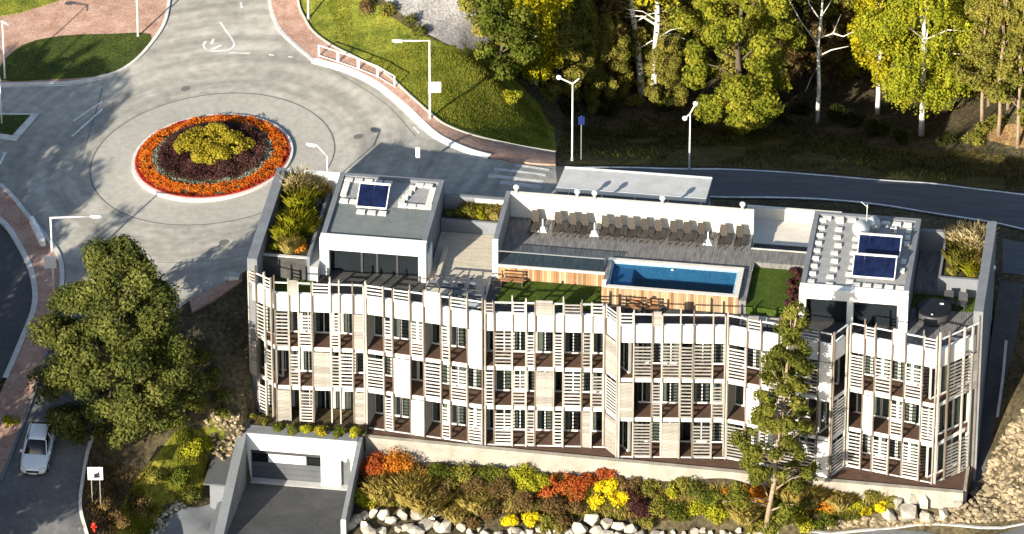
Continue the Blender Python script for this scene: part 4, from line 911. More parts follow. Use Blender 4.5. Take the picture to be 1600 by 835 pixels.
# low benches in front of the larch walls
def bench(u, v, w, lab, m='larch_red'):
    t = thing('terrace_bench', lab, 'bench', onroof(u, v, 9.0), YAW)
    for k in range(3): MB().box(0, w, -0.1 - k*0.15, 0.02 - k*0.15, 0.42, 0.46).build('slat', m, t)
    for k in range(2): MB().box(0, w, 0.06, 0.09, 0.58 + k*0.2, 0.7 + k*0.2).build('back_slat', m, t)
    for x in (0.08, w - 0.08): MB().box(x-.04, x+.04, -0.4, -0.05, 0, 0.42).build('leg', 'dark_metal', t); MB().box(x-.03, x+.03, 0.02, 0.06, 0, 0.95).build('back_post', 'dark_metal', t)
bench(15.3, 7.5, 1.5, 'reddish slatted bench against the left larch wall')
bench(23.6, 9.5, 1.1, 'taller slatted bench below the left part of the pool wall'); bench(24.9, 9.5, 0.9, 'short slatted bench right of the taller one below the pool wall')
for k, (u, w_) in enumerate(((31.1, 1.1), (32.7, 1.2))):
    t = thing('timber_lounger', ['open timber lounger frame on pale walk, next to the pool end', 'open timber lounger frame on pale walk, next to the right penthouse'][k], 'lounger', onroof(u, 9.9, 9.06), YAW + 0.1)
    MB().box(0, w_, -0.6, -0.54, 0.3, 0.36).box(0, w_, 0.0, 0.06, 0.42, 0.48).build('rail', 'dark_metal', t)
    for j in range(8): MB().box(0.02, w_-.02, -0.53 + j*0.066, -0.49 + j*0.066, 0.31 + j * 0.012, 0.34 + j * 0.012).build('slat', 'grey_wood', t)
    for x in (0.05, w_ - 0.05): MB().box(x-.03, x+.03, -0.58, -0.52, 0, 0.3).box(x-.03, x+.03, 0.0, 0.06, 0, 0.42).build('leg', 'dark_metal', t)
u, v = uv(768+172, 438, 10.1)
t = thing('pool_lantern', 'small white lantern at the left corner of the pool rim', 'lantern', onroof(22.15, 8.75, 10.255), YAW)
MB().box(-.09, .09, -.09, .09, 0, .3).build('lantern_body', 'sign_white', t); MB().box(-.13, .13, -.13, .13, .302, .35).build('cap', 'sign_white', t)
# ================================================================== GARAGE
ga = thing('garage_entrance', 'sunken white garage entrance with grey roller door between two ramp walls', 'garage', (*BW(GU0, GV)[:2], 0), YAW)
GW = GU1 - GU0; GF = -3.32
def gb(mb, x0, x1, y0, y1, z0, z1): return mb.box(x0, x1, -y1, -y0, z0, z1)
def gpart(name, m, bs, parent=ga):
    mb = MB()
    for b in bs: gb(mb, *b)
    return mb.build(name, m, parent)
du0, du1 = 0.45, 5.05       # roller door opening
gpart('front_wall', 'white_render', [(0.25, GW-0.2, -0.5, 0, -0.95, 0.3), (0.25, du0, -0.5, -0.002, GF, -0.95), (du1, 6.35, -0.5, -0.002, GF, -0.95), (7.0, GW-0.2, -0.5, -0.002, GF, -0.95), (6.35, 7.0, -0.5, -0.002, -1.25, -0.95)])
gpart('roof_cap', 'concrete_grey', [(0.24, GW-0.19, -0.9, 0.012, 0.302, 0.36)])
gpart('roof_bed', 'soil', [(0.3, GW+0.2, -3.6, -0.9, -1.0, 0.28)])
gpart('ramp_wall', 'concrete_grey', [(-0.35, 0.25, -3.4, 0.0, -4.2, 0.32)])
def slopewall(x0, x1, L, za, zb, m='concrete_grey', name='ramp_wall', zlow=-4.2):
    MB().add([(x0,0,zlow),(x1,0,zlow),(x1,0,za),(x0,0,za),(x0,-L,zlow),(x1,-L,zlow),(x1,-L,zb),(x0,-L,zb)], [(0,3,2,1),(4,5,6,7),(3,7,6,2),(0,4,7,3),(1,2,6,5),(0,1,5,4)]).build(name, m, ga)
slopewall(-0.35, 0.25, 10.0, 0.32, 0.32 - 2.4)
gpart('ramp_wall', 'concrete_grey', [(GW-0.2, GW+0.1, -0.6, 0.0, -4.2, 0.31)])
slopewall(GW-0.2, GW+0.1, 6.4, 0.31, 0.31 - 1.65)
gpart('wall_end', 'white_render', [(GW-0.21, GW+0.11, 6.4, 6.46, -4.2, -1.35)])
d = gpart('roller_door', 'garage_panel', [(du0, du1, -0.4, -0.34, GF + k*0.42 + 0.01, GF + (k+1)*0.42 - 0.01) for k in range(3)])
gpart('door_window', 'car_glass', [(du0+0.06, du0+1.1, -0.36, -0.325, GF+1.35, GF+1.85), (du1-1.0, du1-0.05, -0.36, -0.325, GF+1.35, GF+1.85)], d)
gpart('white_panel', 'white_panel', [(du0+1.12, du1-1.02, -0.4, -0.33, GF+1.28, GF+1.9)], d)
gpart('top_slot', 'dark_metal', [(du0, du1, -0.4, -0.3, GF+1.95, GF+2.37)])
gpart('side_door', 'zinc', [(6.35, 7.0, -0.4, -0.3, GF, -1.25)])
gpart('threshold', 'concrete', [(0.25, GW-0.2, -0.3, 0.35, GF-0.3, GF+0.03)])
MB().add([(0.25,-0.35,GF),(GW-0.2,-0.35,GF),(GW-0.2,-14,GF+1.75),(0.25,-14,GF+1.75),(0.25,-0.35,GF-1),(GW-0.2,-0.35,GF-1),(GW-0.2,-14,GF-1),(0.25,-14,GF-1)], [(3,2,1,0),(4,5,6,7),(0,1,5,4),(1,2,6,5),(2,3,7,6),(3,0,4,7)]).build('ramp', 'asphalt_dark', ga)
MB().lathe([(0.12, 0), (0.14, 0.1), (0.0, 0.2)], 12, (6.7, -0.25, -1.1)).build('lamp', 'lamp_glass', ga, True)
MB().tube([(2.4, -0.05, -0.86), (2.4, 0.14, -0.9)], 0.05, 8).build('camera_housing', 'sign_white', ga)
q = P(318, 757, -0.9); q2 = P(357, 760, -0.9)
bw = np.linalg.norm(q2 - q)
bs = thing('bin_shelter', 'small grey flat roofed shelter leaning on the left ramp wall', 'shelter', (*q[:2], -0.95), YAW)
MB().box(0, bw, 0, 3.4, 0.0, 0.12).build('roof', 'zinc', bs)
MB().box(0.35, bw - 0.05, 0.25, 0.4, -2.2, -0.003).build('wall', 'concrete_grey', bs); MB().box(0.35, 0.5, 0.4, 3.3, -2.2, -0.003).build('wall', 'concrete_grey', bs)
MB().box(bw - 0.75, bw + 0.0, -3.5, 0.05, -2.4, -1.3).build('side_parapet', 'concrete_grey', bs)

# ================================================================== BUS SHELTER, LAMPS, SIGNS, RAIL
a0 = P(883, 260, 10.9); a1 = P(1113, 277, 10.9); d = (a1 - a0) / np.linalg.norm(a1 - a0); sl_ = np.linalg.norm(a1 - a0)
gz = 7.0
bsh = thing('bus_shelter', 'long bus shelter with pale flat roof behind the sun deck wall', 'bus shelter', (a0[0], a0[1], gz), math.atan2(d[1], d[0]))
zr = 10.85 - gz
mb = MB(); mb.prism([(0, 0), (sl_, 0), (sl_ - 0.1, -2.75), (-0.25, -2.75)], zr - 0.22, zr); mb.build('roof', 'concrete', bsh)
mb = MB(); mb.prism([(0.0, -0.001), (sl_, -0.001), (sl_, -0.12), (0.0, -0.12)], zr + 0.001, zr + 0.05); mb.prism([(-0.25, -2.64), (sl_-0.1, -2.64), (sl_-0.1, -2.77), (-0.25, -2.77)], zr - 0.2, zr + 0.05); mb.build('roof_trim', 'white_panel', bsh)
for k in range(5): x = 0.5 + k * (sl_ - 1) / 4; MB().box(x-.06, x+.06, -2.0, -1.88, 0, zr - 0.22).build('post', 'white_metal', bsh)
MB().box(0.5, sl_-0.5, -2.1, -2.08, 0.3, 2.0).build('glass_wall', 'rail_glass', bsh); MB().box(1, sl_-1, -1.7, -1.3, 0.42, 0.48).build('bench', 'grey_wood', bsh)

def lamp(label, px, py, top_py, arms, hx=None, plate=None, group='tall street lamps', name='street_lamp', r=0.075):
    g = G(px, py); cs = math.cos(TH)
    hgt = (py - top_py) / (FPX / DIST * cs)
    t = thing(name, label, 'street lamp', g, 0, group)
    MB().tube([(0,0,-0.3),(0,0,hgt*0.3),(0,0,hgt)], [r*1.25, r, r*0.75], 10).build('pole', 'white_metal', t, True)
    MB().lathe([(r*2, 0), (r*2, 0.05), (r*1.5, 0.25)], 12).build('foot', 'steel', t)
    for ax, ay, az, kind in arms:
        e = (ax, ay, hgt + az)
        MB().tube([(0,0,hgt-0.05), e], 0.05, 8).build('arm', 'white_metal', t, True)
        dd = np.array([ax, ay, 0.0]); dd /= np.linalg.norm(dd) + 1e-9; pp = np.array([-dd[1], dd[0], 0])
        if kind == 'cobra':
            m = MB(); c = np.array(e) + dd * 0.35
            secs = [(-0.42, 0.06, 0.05), (-0.2, 0.13, 0.09), (0.15, 0.17, 0.09), (0.4, 0.12, 0.05)]; vs = []
            for (x, w_, h_) in secs:
                for k in range(8):
                    an = 2*math.pi*k/8; vs.append(c + dd*x + pp*w_*math.cos(an) + np.array([0,0,1])*h_*math.sin(an))
            m.add(vs, [(i*8+k, i*8+(k+1) % 8, (i+1)*8+(k+1) % 8, (i+1)*8+k) for i in range(3) for k in range(8)] + [tuple(range(8))[::-1], tuple(range(24, 32))])
            hd = m.build('lamp_head', 'white_metal', t, True)
            MB().obox(c - np.array([0,0,0.085]), dd*0.25, pp*0.11, (0,0,0.012)).build('lens', 'lamp_glass', hd)
        elif kind == 'globe':
            MB().lathe([(0,-0.17),(0.13,-0.12),(0.19,0),(0.15,0.11),(0,0.17)], 14, (ax, ay, hgt + az)).build('lamp_globe', 'lamp_glass', t, True)
    if plate: 
        for (x, z, w_, h_, m) in plate: MB().box(x - w_/2, x + w_/2, -0.14, -0.09, z - h_/2, z + h_/2).build('sign_plate', m, t)
    return t
lamp('tall lamp with long arm beside the big leafy tree, arm pointing right', 84, 455, 340, [(2.6, 0.3, -0.15, 'cobra')], plate=[(-0.15, 2.55, 0.8, 0.42, 'sign_white'), (-0.15, 2.05, 0.8, 0.42, 'sign_white')])
lamp('tall lamp on the brick pavement with arm pointing left and square white plate', 672, 188, 62, [(-1.75, 0.0, -0.05, 'cobra')], plate=[(0.32, 2.65, 0.85, 0.8, 'sign_white')])
lamp('lamp mast at the roadside behind the bus shelter, left of the two globe masts', 894, 252, 130, [(-0.9, 0.9, -0.1, 'globe'), (0.45, 0.1, 0.3, 'none')], group='globe lamp masts by the back road', r=0.06)
lamp('lamp mast at the roadside near the right shelter end, two globes close together', 1077, 266, 176, [(0.35, 0.1, 0.65, 'globe'), (-0.35, -0.2, -0.3, 'globe')], group='globe lamp masts by the back road', r=0.055)
lamp('short lean lamp behind the left roof corner, near the round flower bed', 512, 292, 243, [(-0.65, 0.2, 0.65, 'cobra')], group='small lamps', r=0.05)
lamp('mast cut by the upper picture edge above the dark lawn, with ring collars', 216, 60, -60, [(1.2, 0, 0.2, 'cobra')], r=0.07)
lamp('mast at the far left picture edge beside the dark lawn', 8, 126, 30, [(0.5, 0, -0.4, 'none'), (-1.2, 0, 0.05, 'cobra')], r=0.06)
lamp('thin mast at the left picture edge standing in the triangular grass island', 3, 196, 118, [(-0.8, 0, 0.1, 'cobra')], r=0.045)
lamp('mast at the upper picture edge at the brick pavement bend', 482, 30, -70, [(-1.4, 0, 0.1, 'cobra')], r=0.07)
lamp('slim mast along the right end wall of the hotel', 1548, 500, 424, [(0.01, 0, 0.25, 'globe')], group='small lamps', r=0.05)

def sign(name, label, px, py, hgt, w_, h_, m, posts=1, extra=None, rz=0.0):
    t = thing(name, label, 'sign', G(px, py), rz, None)
    for i in range(posts):
        x = 0 if posts == 1 else (i - 0.5) * w_ * 0.55
        MB().tube([(x,0,-0.3),(x,0,hgt)], 0.035, 8).build('post', 'steel', t)
    b = MB().box(-w_/2, w_/2, -0.09, -0.05, hgt - h_, hgt).build('panel', m, t)
    return t, b
t, b = sign('road_sign', 'white square sign with black pictogram on two posts beside the car road', 151, 790, 2.95, 0.95, 0.95, 'sign_white', 2)
MB().box(-0.16, 0.22, -0.1, -0.092, 2.16, 2.2).box(-0.1, 0.3, -0.1, -0.0925, 2.2, 2.34).obox((0.1,-0.095,2.42),(0.17,0,0.05),(0,0.004,0),(-0.03,0,0.09)).obox((0.22,-0.095,2.52),(0.04,0,0.0),(0,0.0035,0),(0,0,0.1)).build('pictogram', 'sign_black', b)
sign('road_sign', 'narrow white sign board on thin post in the road behind the left penthouse', 653, 268, 1.9, 0.28, 0.85, 'sign_white')
sign('road_sign', 'dark blue sign on thin post right of the left globe mast', 908, 250, 3.4, 0.42, 0.62, 'sign_blue')
t = thing('fire_hydrant', 'small red hydrant beside the kerb at the lower left', 'hydrant', G(147, 832), 0)
MB().lathe([(0.13,0),(0.13,0.06),(0.1,0.08),(0.1,0.55),(0.14,0.57),(0.14,0.63),(0.09,0.72),(0,0.76)], 14).build('body', 'red_paint', t, True)
for s_ in (-1, 1): MB().tube([(0,0,.42),(s_*.2,0,.42)], 0.055, 10).build('nozzle', 'red_paint', t)
t = thing('guard_rail', 'white tubular guard rail of four bays on the brick pavement', 'railing', (0,0,0))
gp = [G(px, py + 3) for px, py in [(498,88),(528,98),(560,109),(590,121),(617,137)]]
up = np.array([0, 0, 1.02])
for i, p in enumerate(gp): MB().tube([p - up*0.2, p + up*1.0], 0.04, 8).build('post', 'white_metal', t)
for i in range(4):
    a, b = gp[i], gp[i+1]; e = (b - a) / np.linalg.norm(b - a)
    m = MB().tube([a + up, b + up], 0.04, 8).tube([a + up*0.22, b + up*0.22], 0.03, 8).tube([a + e*0.09 + up*0.22, a + e*0.09 + up], 0.025, 6).tube([b - e*0.09 + up*0.22, b - e*0.09 + up], 0.025, 6)
    m.build('rail_bay', 'white_metal', t)
q = [G(*p) for p in [(50,350),(68,388)]]
t = thing('barrier_wall', 'short white concrete barrier on the left pavement kerb', 'barrier', (0,0,0)); e = q[1] - q[0]; e[2] = 0; L_ = np.linalg.norm(e); e /= L_; nn = np.array([-e[1], e[0], 0])
mb = MB(); zq = [q[0][2], q[1][2]]
mb.add([q[0]-nn*.2, q[0]+nn*.2, q[1]+nn*.2, q[1]-nn*.2, q[0]-nn*.12+[0,0,.6], q[0]+nn*.12+[0,0,.6], q[1]+nn*.12+[0,0,.75], q[1]-nn*.12+[0,0,.75]], [(0,1,2,3),(7,6,5,4),(0,4,5,1),(1,5,6,2),(2,6,7,3),(3,7,4,0)]); mb.build('barrier_body', 'sign_white', t)
t = thing('low_box', 'low white box on the brick corner beside the left hotel wall', 'cabinet', G(366, 438), YAW)
link('cabinet_body', soft(MB().box(-.35, .35, -.2, .2, 0, .42).mesh('cabinet_body', 'sign_white'), 0.02), t); MB().box(-.38, .38, -.23, .23, .421, .46).build('lid', 'concrete', t)

# ================================================================== CAR
def car(label, g, rz, pitch):
    t = thing('parked_car', label, 'car', g, rz); t.rotation_euler = (pitch, 0, rz)
    # local: front towards -y; sections along y
    def loft(secs, n=1):
        m = MB(); k = len(secs[0]); vs = [p for s_ in secs for p in s_]
        m.add(vs, [(i*k+j, (i+1)*k+j, (i+1)*k+(j+1) % k, i*k+(j+1) % k) for i in range(len(secs)-1) for j in range(k)] + [tuple(range(k)), tuple(range((len(secs)-1)*k, len(secs)*k))[::-1]]); return m
    def sec(y, w_, zb, zs, zt, tw):
        return [(-w_*0.94, y, zb), (-w_, y, zb+0.22), (-w_, y, zs), (-tw, y, zt), (-tw*0.4, y, zt+0.025), (tw*0.4, y, zt+0.025), (tw, y, zt), (w_, y, zs), (w_, y, zb+0.22), (w_*0.94, y, zb)]
    S_ = [(-2.18,.60,.34,.52,.60,.52),(-2.10,.76,.22,.58,.68,.62),(-1.85,.84,.19,.66,.78,.70),(-1.4,.875,.19,.74,.86,.74),(-0.95,.885,.19,.82,.93,.76),(-0.2,.89,.19,.86,.94,.80),(0.8,.89,.19,.88,.96,.80),(1.6,.88,.19,.89,.98,.78),(2.0,.84,.24,.84,.97,.72),(2.16,.74,.34,.7,.86,.62)]
    m = loft([sec(*q) for q in S_]); me = m.mesh('body', 'car_paint', True)
    b = link('body', me, t); md = b.modifiers.new('s', 'SUBSURF'); md.levels = 2; md.render_levels = 2
    def sec2(y, bw, tw, z0, z1): return [(-bw, y, z0), (-tw, y, z1), (-tw*.5, y, z1+.03), (tw*.5, y, z1+.03), (tw, y, z1), (bw, y, z0)]
    # greenhouse (dark) and roof skin
    gs = [sec2(-0.98,.74,.72,.90,.93), sec2(-0.18,.79,.60,.92,1.40), sec2(0.5,.80,.615,.93,1.44), sec2(1.3,.78,.58,.94,1.38), sec2(1.98,.70,.62,.95,.99)]
    loft(gs).build('window_band', 'car_glass', t, True)
    rs = [[(-.56,y,z),(-.3,y,z+.03),(.3,y,z+.03),(.56,y,z)] for y, z in ((-0.15,1.415),(0.2,1.445),(0.6,1.455),(1.0,1.43),(1.36,1.385))]
    mb = MB(); vs = [p for r_ in rs for p in r_] + [(p[0], p[1], p[2]-0.03) for r_ in rs for p in r_]
    fs = [(i*4+j, i*4+j+1, (i+1)*4+j+1, (i+1)*4+j) for i in range(4) for j in range(3)]; mb.add(vs, fs + [tuple(20+q for q in f)[::-1] for f in fs] + [(0,20,21,1),(1,21,22,2),(2,22,23,3)] + [(i*4, (i+1)*4, (i+1)*4+20, i*4+20) for i in range(4)] + [(i*4+3, i*4+23, (i+1)*4+23, (i+1)*4+3) for i in range(4)]); mb.build('roof', 'car_paint', t, True)
    for s_ in (-1, 1):
        for (y0, z0, x0, y1, z1, x1) in ((-0.98,.93,.745,-0.16,1.42,.60),(0.52,.93,.81,0.52,1.44,.625),(1.95,.97,.70,1.34,1.385,.585)):
            MB().tube([(s_*x0, y0, z0), (s_*x1, y1, z1)], 0.035, 6).build('pillar', 'car_paint', t)
        MB().box(s_*.90-.08, s_*.90+.08, -0.85, -0.72, .93, 1.05).build('mirror', 'car_paint', t)
        hl = MB().obox((s_*.60, -2.07, .64), (.17, s_*0.07, 0), (0, .08, 0.0), (0, 0.03, .075)).build('headlight', 'lamp_glass', t)
        MB().obox((s_*.70, 2.08, .78), (.12, 0, 0), (0, .06, 0), (0, 0, .09)).build('tail_light', 'red_paint', t)
        for y in (-1.38, 1.32):
            w = MB(); w.tube([(s_*.70, y, .31), (s_*.90, y, .31)], .315, 20); wo = w.build('wheel', 'rubber', t, True)
            MB().tube([(s_*.899, y, .31), (s_*.912, y, .31)], .20, 14).build('rim', 'steel', wo)
        MB().box(s_*.885, s_*.90, 0.05, 0.2, .76, .79).build('handle', 'steel', t)
    MB().obox((0, -2.17, .52), (.40, 0, 0), (0, .05, 0), (0, 0, .06)).build('grille', 'rubber', t)
    MB().obox((0, -2.18, .36), (.26, 0, 0), (0, .02, 0), (0, 0, .055)).build('number_plate', 'sign_white', t)
    MB().obox((0, -2.1, .25), (.5, 0, 0), (0, .05, 0), (0, 0, .045)).build('air_intake', 'rubber', t)
    return t
g1 = G(60, 712); g0 = G(70, 660); sl2 = (g0[2]-g1[2]) / np.linalg.norm((g0-g1)[:2])
car('white hatchback coming down the shaded road at the lower left', (g1[0], g1[1], g1[2]+0.06), rad(-6), math.atan(sl2))

# ================================================================== ROUNDABOUT FLOWER BED
e1 = (H(RC[:2] + [2, 0])[0] - H(RC[:2] - [2, 0])[0]) / 4; e2 = (H(RC[:2] + [0, 2])[0] - H(RC[:2] - [0, 2])[0]) / 4
fb = thing('flower_bed', 'round flower bed in the roundabout with orange ring and golden centre', 'flower bed', RC)
def on(r, a, z=0): x, y = r*np.cos(a), r*np.sin(a); return np.stack([x, y, x*e1 + y*e2 + z + 0*x], -1)
def ringmesh(name, m, r0, r1, z0, z1, n=72):
    aa = np.arange(n) * 2 * math.pi / n; mb = MB(); A, B_, C_, D_ = on(r0, aa, z0), on(r0, aa, z1), on(r1, aa, z1), on(r1, aa, z0); vs = np.concatenate([A, B_, C_, D_]); fs = []
    for k in range(n):
        j = (k+1) % n
        for p in range(3): fs.append((p*n+k, (p+1)*n+k, (p+1)*n+j, p*n+j))
    return mb.add(vs, [f for f in fs]).build(name, m, fb)
ringmesh('kerb', 'kerb_stone', 5.42, 5.22, -0.05, 0.24); ringmesh('inner_kerb', 'red_kerb', 5.22, 5.12, 0.0, 0.27)
mb = MB(); aa = np.arange(64) * 2*math.pi/64; R_s = [0.01, 1.5, 3, 4.2, 5.15]; Z_s = [0.75, 0.68, 0.48, 0.3, 0.18]
mb.add(np.concatenate([on(r, aa, z) for r, z in zip(R_s, Z_s)]), [(i*64+k, (i+1)*64+k, (i+1)*64+(k+1) % 64, i*64+(k+1) % 64) for i in range(4) for k in range(64)]); mb.build('soil_mound', 'soil', fb, True)
def bedleaves(name, leaf, r0, r1, n, size, hgt, bumps, kind='stuff'):
    r = np.sqrt(rng.uniform(r0**2, r1**2, n)); a = rng.uniform(0, 2*math.pi, n); zb = np.interp(r, R_s, Z_s)
    r = np.clip(r + 0.16 * cnoise(on(r, a), 4.5, 77) + rng.normal(size=n) * 0.05, 0, 5.16); zb = np.interp(r, R_s, Z_s)
    gapn = cnoise(on(r, a), 6.0, n + 1) > -0.42; r = r[gapn]; a = a[gapn]; zb = zb[gapn]; n = len(r)
    p = on(r, a); k = 0.5 + 0.5 * cnoise(p, bumps, n); p[:, 2] += zb + hgt * k * rng.uniform(0.35, 1.0, n)
    nn = rng.normal(size=(n, 3)) * 0.6 + [0, -0.2, 0.9]; nn /= np.linalg.norm(nn, axis=1, keepdims=True)
    link(name, leaves_mesh(name, p, nn, size, leaf, 1.2), fb, kind=kind)
bedleaves('red_flowers', 'leaf_redflower', 4.85, 5.15, 2600, 0.10, 0.25, 3)
bedleaves('orange_flowers', 'leaf_flower', 4.05, 4.95, 12000, 0.10, 0.55, 5)
bedleaves('silver_leaves', 'leaf_greygreen', 3.6, 4.05, 3000, 0.10, 0.35, 4)
bedleaves('dark_shrubs', 'leaf_purple', 1.7, 3.65, 11000, 0.11, 0.8, 4)
cl = [((0.15 + 2.15*math.sqrt(random.random())*math.cos(i*2.4)*1.05, 1.95*math.sqrt(random.random())*math.sin(i*2.4), 1.25 + random.uniform(-.1, .15)), (0.55, 0.55, 0.42)) for i in range(46)]
p, nn = clump_points(cl, 15000, 0.6, 0.5, 3, 5); link('golden_shrubs', leaves_mesh('golden_shrubs', p, nn, 0.10, 'leaf_gold', 1.3), fb, kind='stuff')
# ================================================================== TREES
big = tree('broadleaf_tree', 'large dark green leafy tree standing left of the hotel by the car road', G(178, 652), crown_clumps(0.1, 12.5, 5.35, 150, 1.0, 'egg', 0.85, (0.5, 0), 3), 78000, 0.16, 'leaf_bigtree', r0=0.34, nb=20, gap=0.5, gf=1.6, seed=3, inner=0.2)
pc = crown_clumps(2.6, 17.3, 3.1, 110, 0.62, 'cone', 0.7, (1.7, 0), 11)
tree('pine_tree', 'tall leaning pine with bare reddish lower trunk in front of the slatted front', G(1194, 842), pc, 34000, 0.115, 'leaf_pine', 'pine_bark', h=17.6, r0=0.12, lean=(1.75, 0), nb=34, gap=0.25, gf=3.4, seed=12, inner=0.0, long=2.6)
tree('birch_tree', 'yellow weeping birch at the left end of the wood beside the grass verge', G(836, 128), crown_clumps(1.6, 14.5, 2.9, 52, 0.85, 'round', 0.9, (0, 0), 21), 26000, 0.145, 'leaf_birch', 'birch_bark', r0=0.14, nb=12, seed=22, droop=7, gap=0.3, gf=1.6)
tree('young_tree', 'green bushy young tree at the left edge of the wood above the gravel yard', G(782, 128), crown_clumps(1.0, 6.5, 2.0, 16, 1.0, 'round', 0.9, (0, 0), 31), 5500, 0.2, 'leaf_green', r0=0.1, seed=33)
for k, (px, py, lean, lab) in enumerate([(1004, 148, (-1.6, 0), 'left one of two white birch trunks standing close together'), (1021, 155, (0.4, 0), 'right one of two white birch trunks, the straighter')]):
    t = tree('birch_trunk_tree', lab, G(px, py), crown_clumps(9.0, 17.0, 2.4, 18, 1.0, 'round', 0.8, (lean[0]*1.2, 0), 41 + k), 5000, 0.2, 'leaf_birch', 'birch_bark', h=17, r0=0.21, lean=(lean[0]*1.2, 0), nb=8, seed=44 + k, droop=6)
    m = MB(); hgt = 0.4
    r_ = np.random.default_rng(50 + k)
    for j in range(15):
        hgt += r_.uniform(0.3, 0.8); x = lean[0]*1.2*hgt/17
        a = r_.uniform(-0.9, 0.9); rr = 0.215 * (1 - hgt/17)**0.8 + 0.055
        m.obox((x + rr*math.sin(a), -rr*math.cos(a), hgt), (0.07*math.cos(a), 0.07*math.sin(a), 0), (0.012*math.sin(a), -0.012*math.cos(a), 0), (0, 0, 0.06))
    m.build('bark_marks', 'birch_mark', t, kind='stuff')
    m = MB()
    for j in range(6):
        z = r_.uniform(3.5, 8); s_ = r_.choice([-1, 1]); x = lean[0]*1.2*z/17
        m.tube([(x,0,z), (x+s_*1.0, -0.3, z+0.9), (x+s_*2.2, -0.4, z+r_.uniform(0.3, 1.3))], [0.05, 0.035, 0.012], 5)
    m.build('bare_branches', 'birch_bark', t)
tree('maple_tree', 'broad yellow green tree right of the twin birch trunks, leaves down to the ground', G(1152, 205), crown_clumps(1.0, 13.0, 4.3, 90, 0.95, 'round', 0.85, (0, 0), 51), 42000, 0.17, 'leaf_maple', r0=0.25, nb=14, seed=52, gap=0.32, gf=1.7, inner=0.35)
bt = thing('bare_tree', 'leafless pale tree with forked white limbs between two yellow crowns', 'tree', G(1277, 192))
m = MB(); m.tube([(0,0,-.4),(0.05,0,3),(-0.1,0,6.2),(0.1,0,9),(0.15,0,13)], [.17,.14,.11,.07,.03], 9); m.build('trunk', 'birch_bark', bt, True)
m = MB()
for a in [((-.1,0,6.3),(-1.3,.2,8),(-2.2,.2,9.8),(-2.6,.2,12)),((-.08,0,6.8),(0.9,-.3,7.4),(1.4,-.3,8.9)),((0,0,5.4),(0.8,-.2,6.0),(2.0,-.2,6.3)),((0.05,0,8.2),(-.8,0,9.6),(-1.2,0,11.5)),((0.1,0,8.6),(.9,0,10.2),(1.3,0,12)),((-.06,0,4.6),(-.6,-.2,3.6),(-.9,-.2,2.6)),((-1.3,.2,8),(-1.9,-.3,8.2),(-2.9,-.3,8.9)),((.9,-.3,7.4),(1.6,-.4,7.2),(2.3,-.4,7.6))]:
    m.tube(a, [.055 - .013*i for i in range(len(a))], 6)
m.build('limb', 'birch_bark', bt, True)
tree('birch_tree', 'large yellow green weeping birch in the right part of the wood', G(1440, 212), crown_clumps(3.6, 15.0, 4.1, 80, 0.95, 'round', 0.95, (0, 0), 61), 48000, 0.145, 'leaf_birchgreen', 'birch_bark', r0=0.16, nb=14, seed=62, droop=8, gap=0.32, gf=1.5)
tree('birch_tree', 'slim golden birch with white trunk left of the large weeping birch', G(1371, 178), crown_clumps(3.6, 14.5, 2.0, 34, 0.75, 'round', 0.9, (0, 0), 71), 17000, 0.145, 'leaf_birch', 'birch_bark', r0=0.13, nb=12, seed=72, droop=6, gap=0.3)
for k, (px, py, lab) in enumerate([(1560, 212, 'thin pine with pale trunk right of the weeping birch'), (1590, 230, 'thin pine with pale trunk nearest the right picture edge'), (1535, 195, 'dark pine directly behind the right side of the weeping birch'), (1625, 215, 'pine cut by the right picture edge'), (1575, 170, 'dense pine behind the two thin right edge pines'), (1612, 185, 'dense pine at the right edge behind the lit leaf litter'), (1545, 165, 'dense pine between weeping birch and thin pines, set back')]):
    tree('pine_tree', lab, G(px, py), crown_clumps(3.4 if k < 4 else 1.0, 14, 1.9, 46, 0.75, 'cone', 0.6, (0.2, 0), 81 + k), 14000, 0.125, 'leaf_olive', 'pine_bark', h=14.5, r0=0.085, nb=16, seed=82 + k, gap=0.3, inner=0.2, long=2.0, group=None)
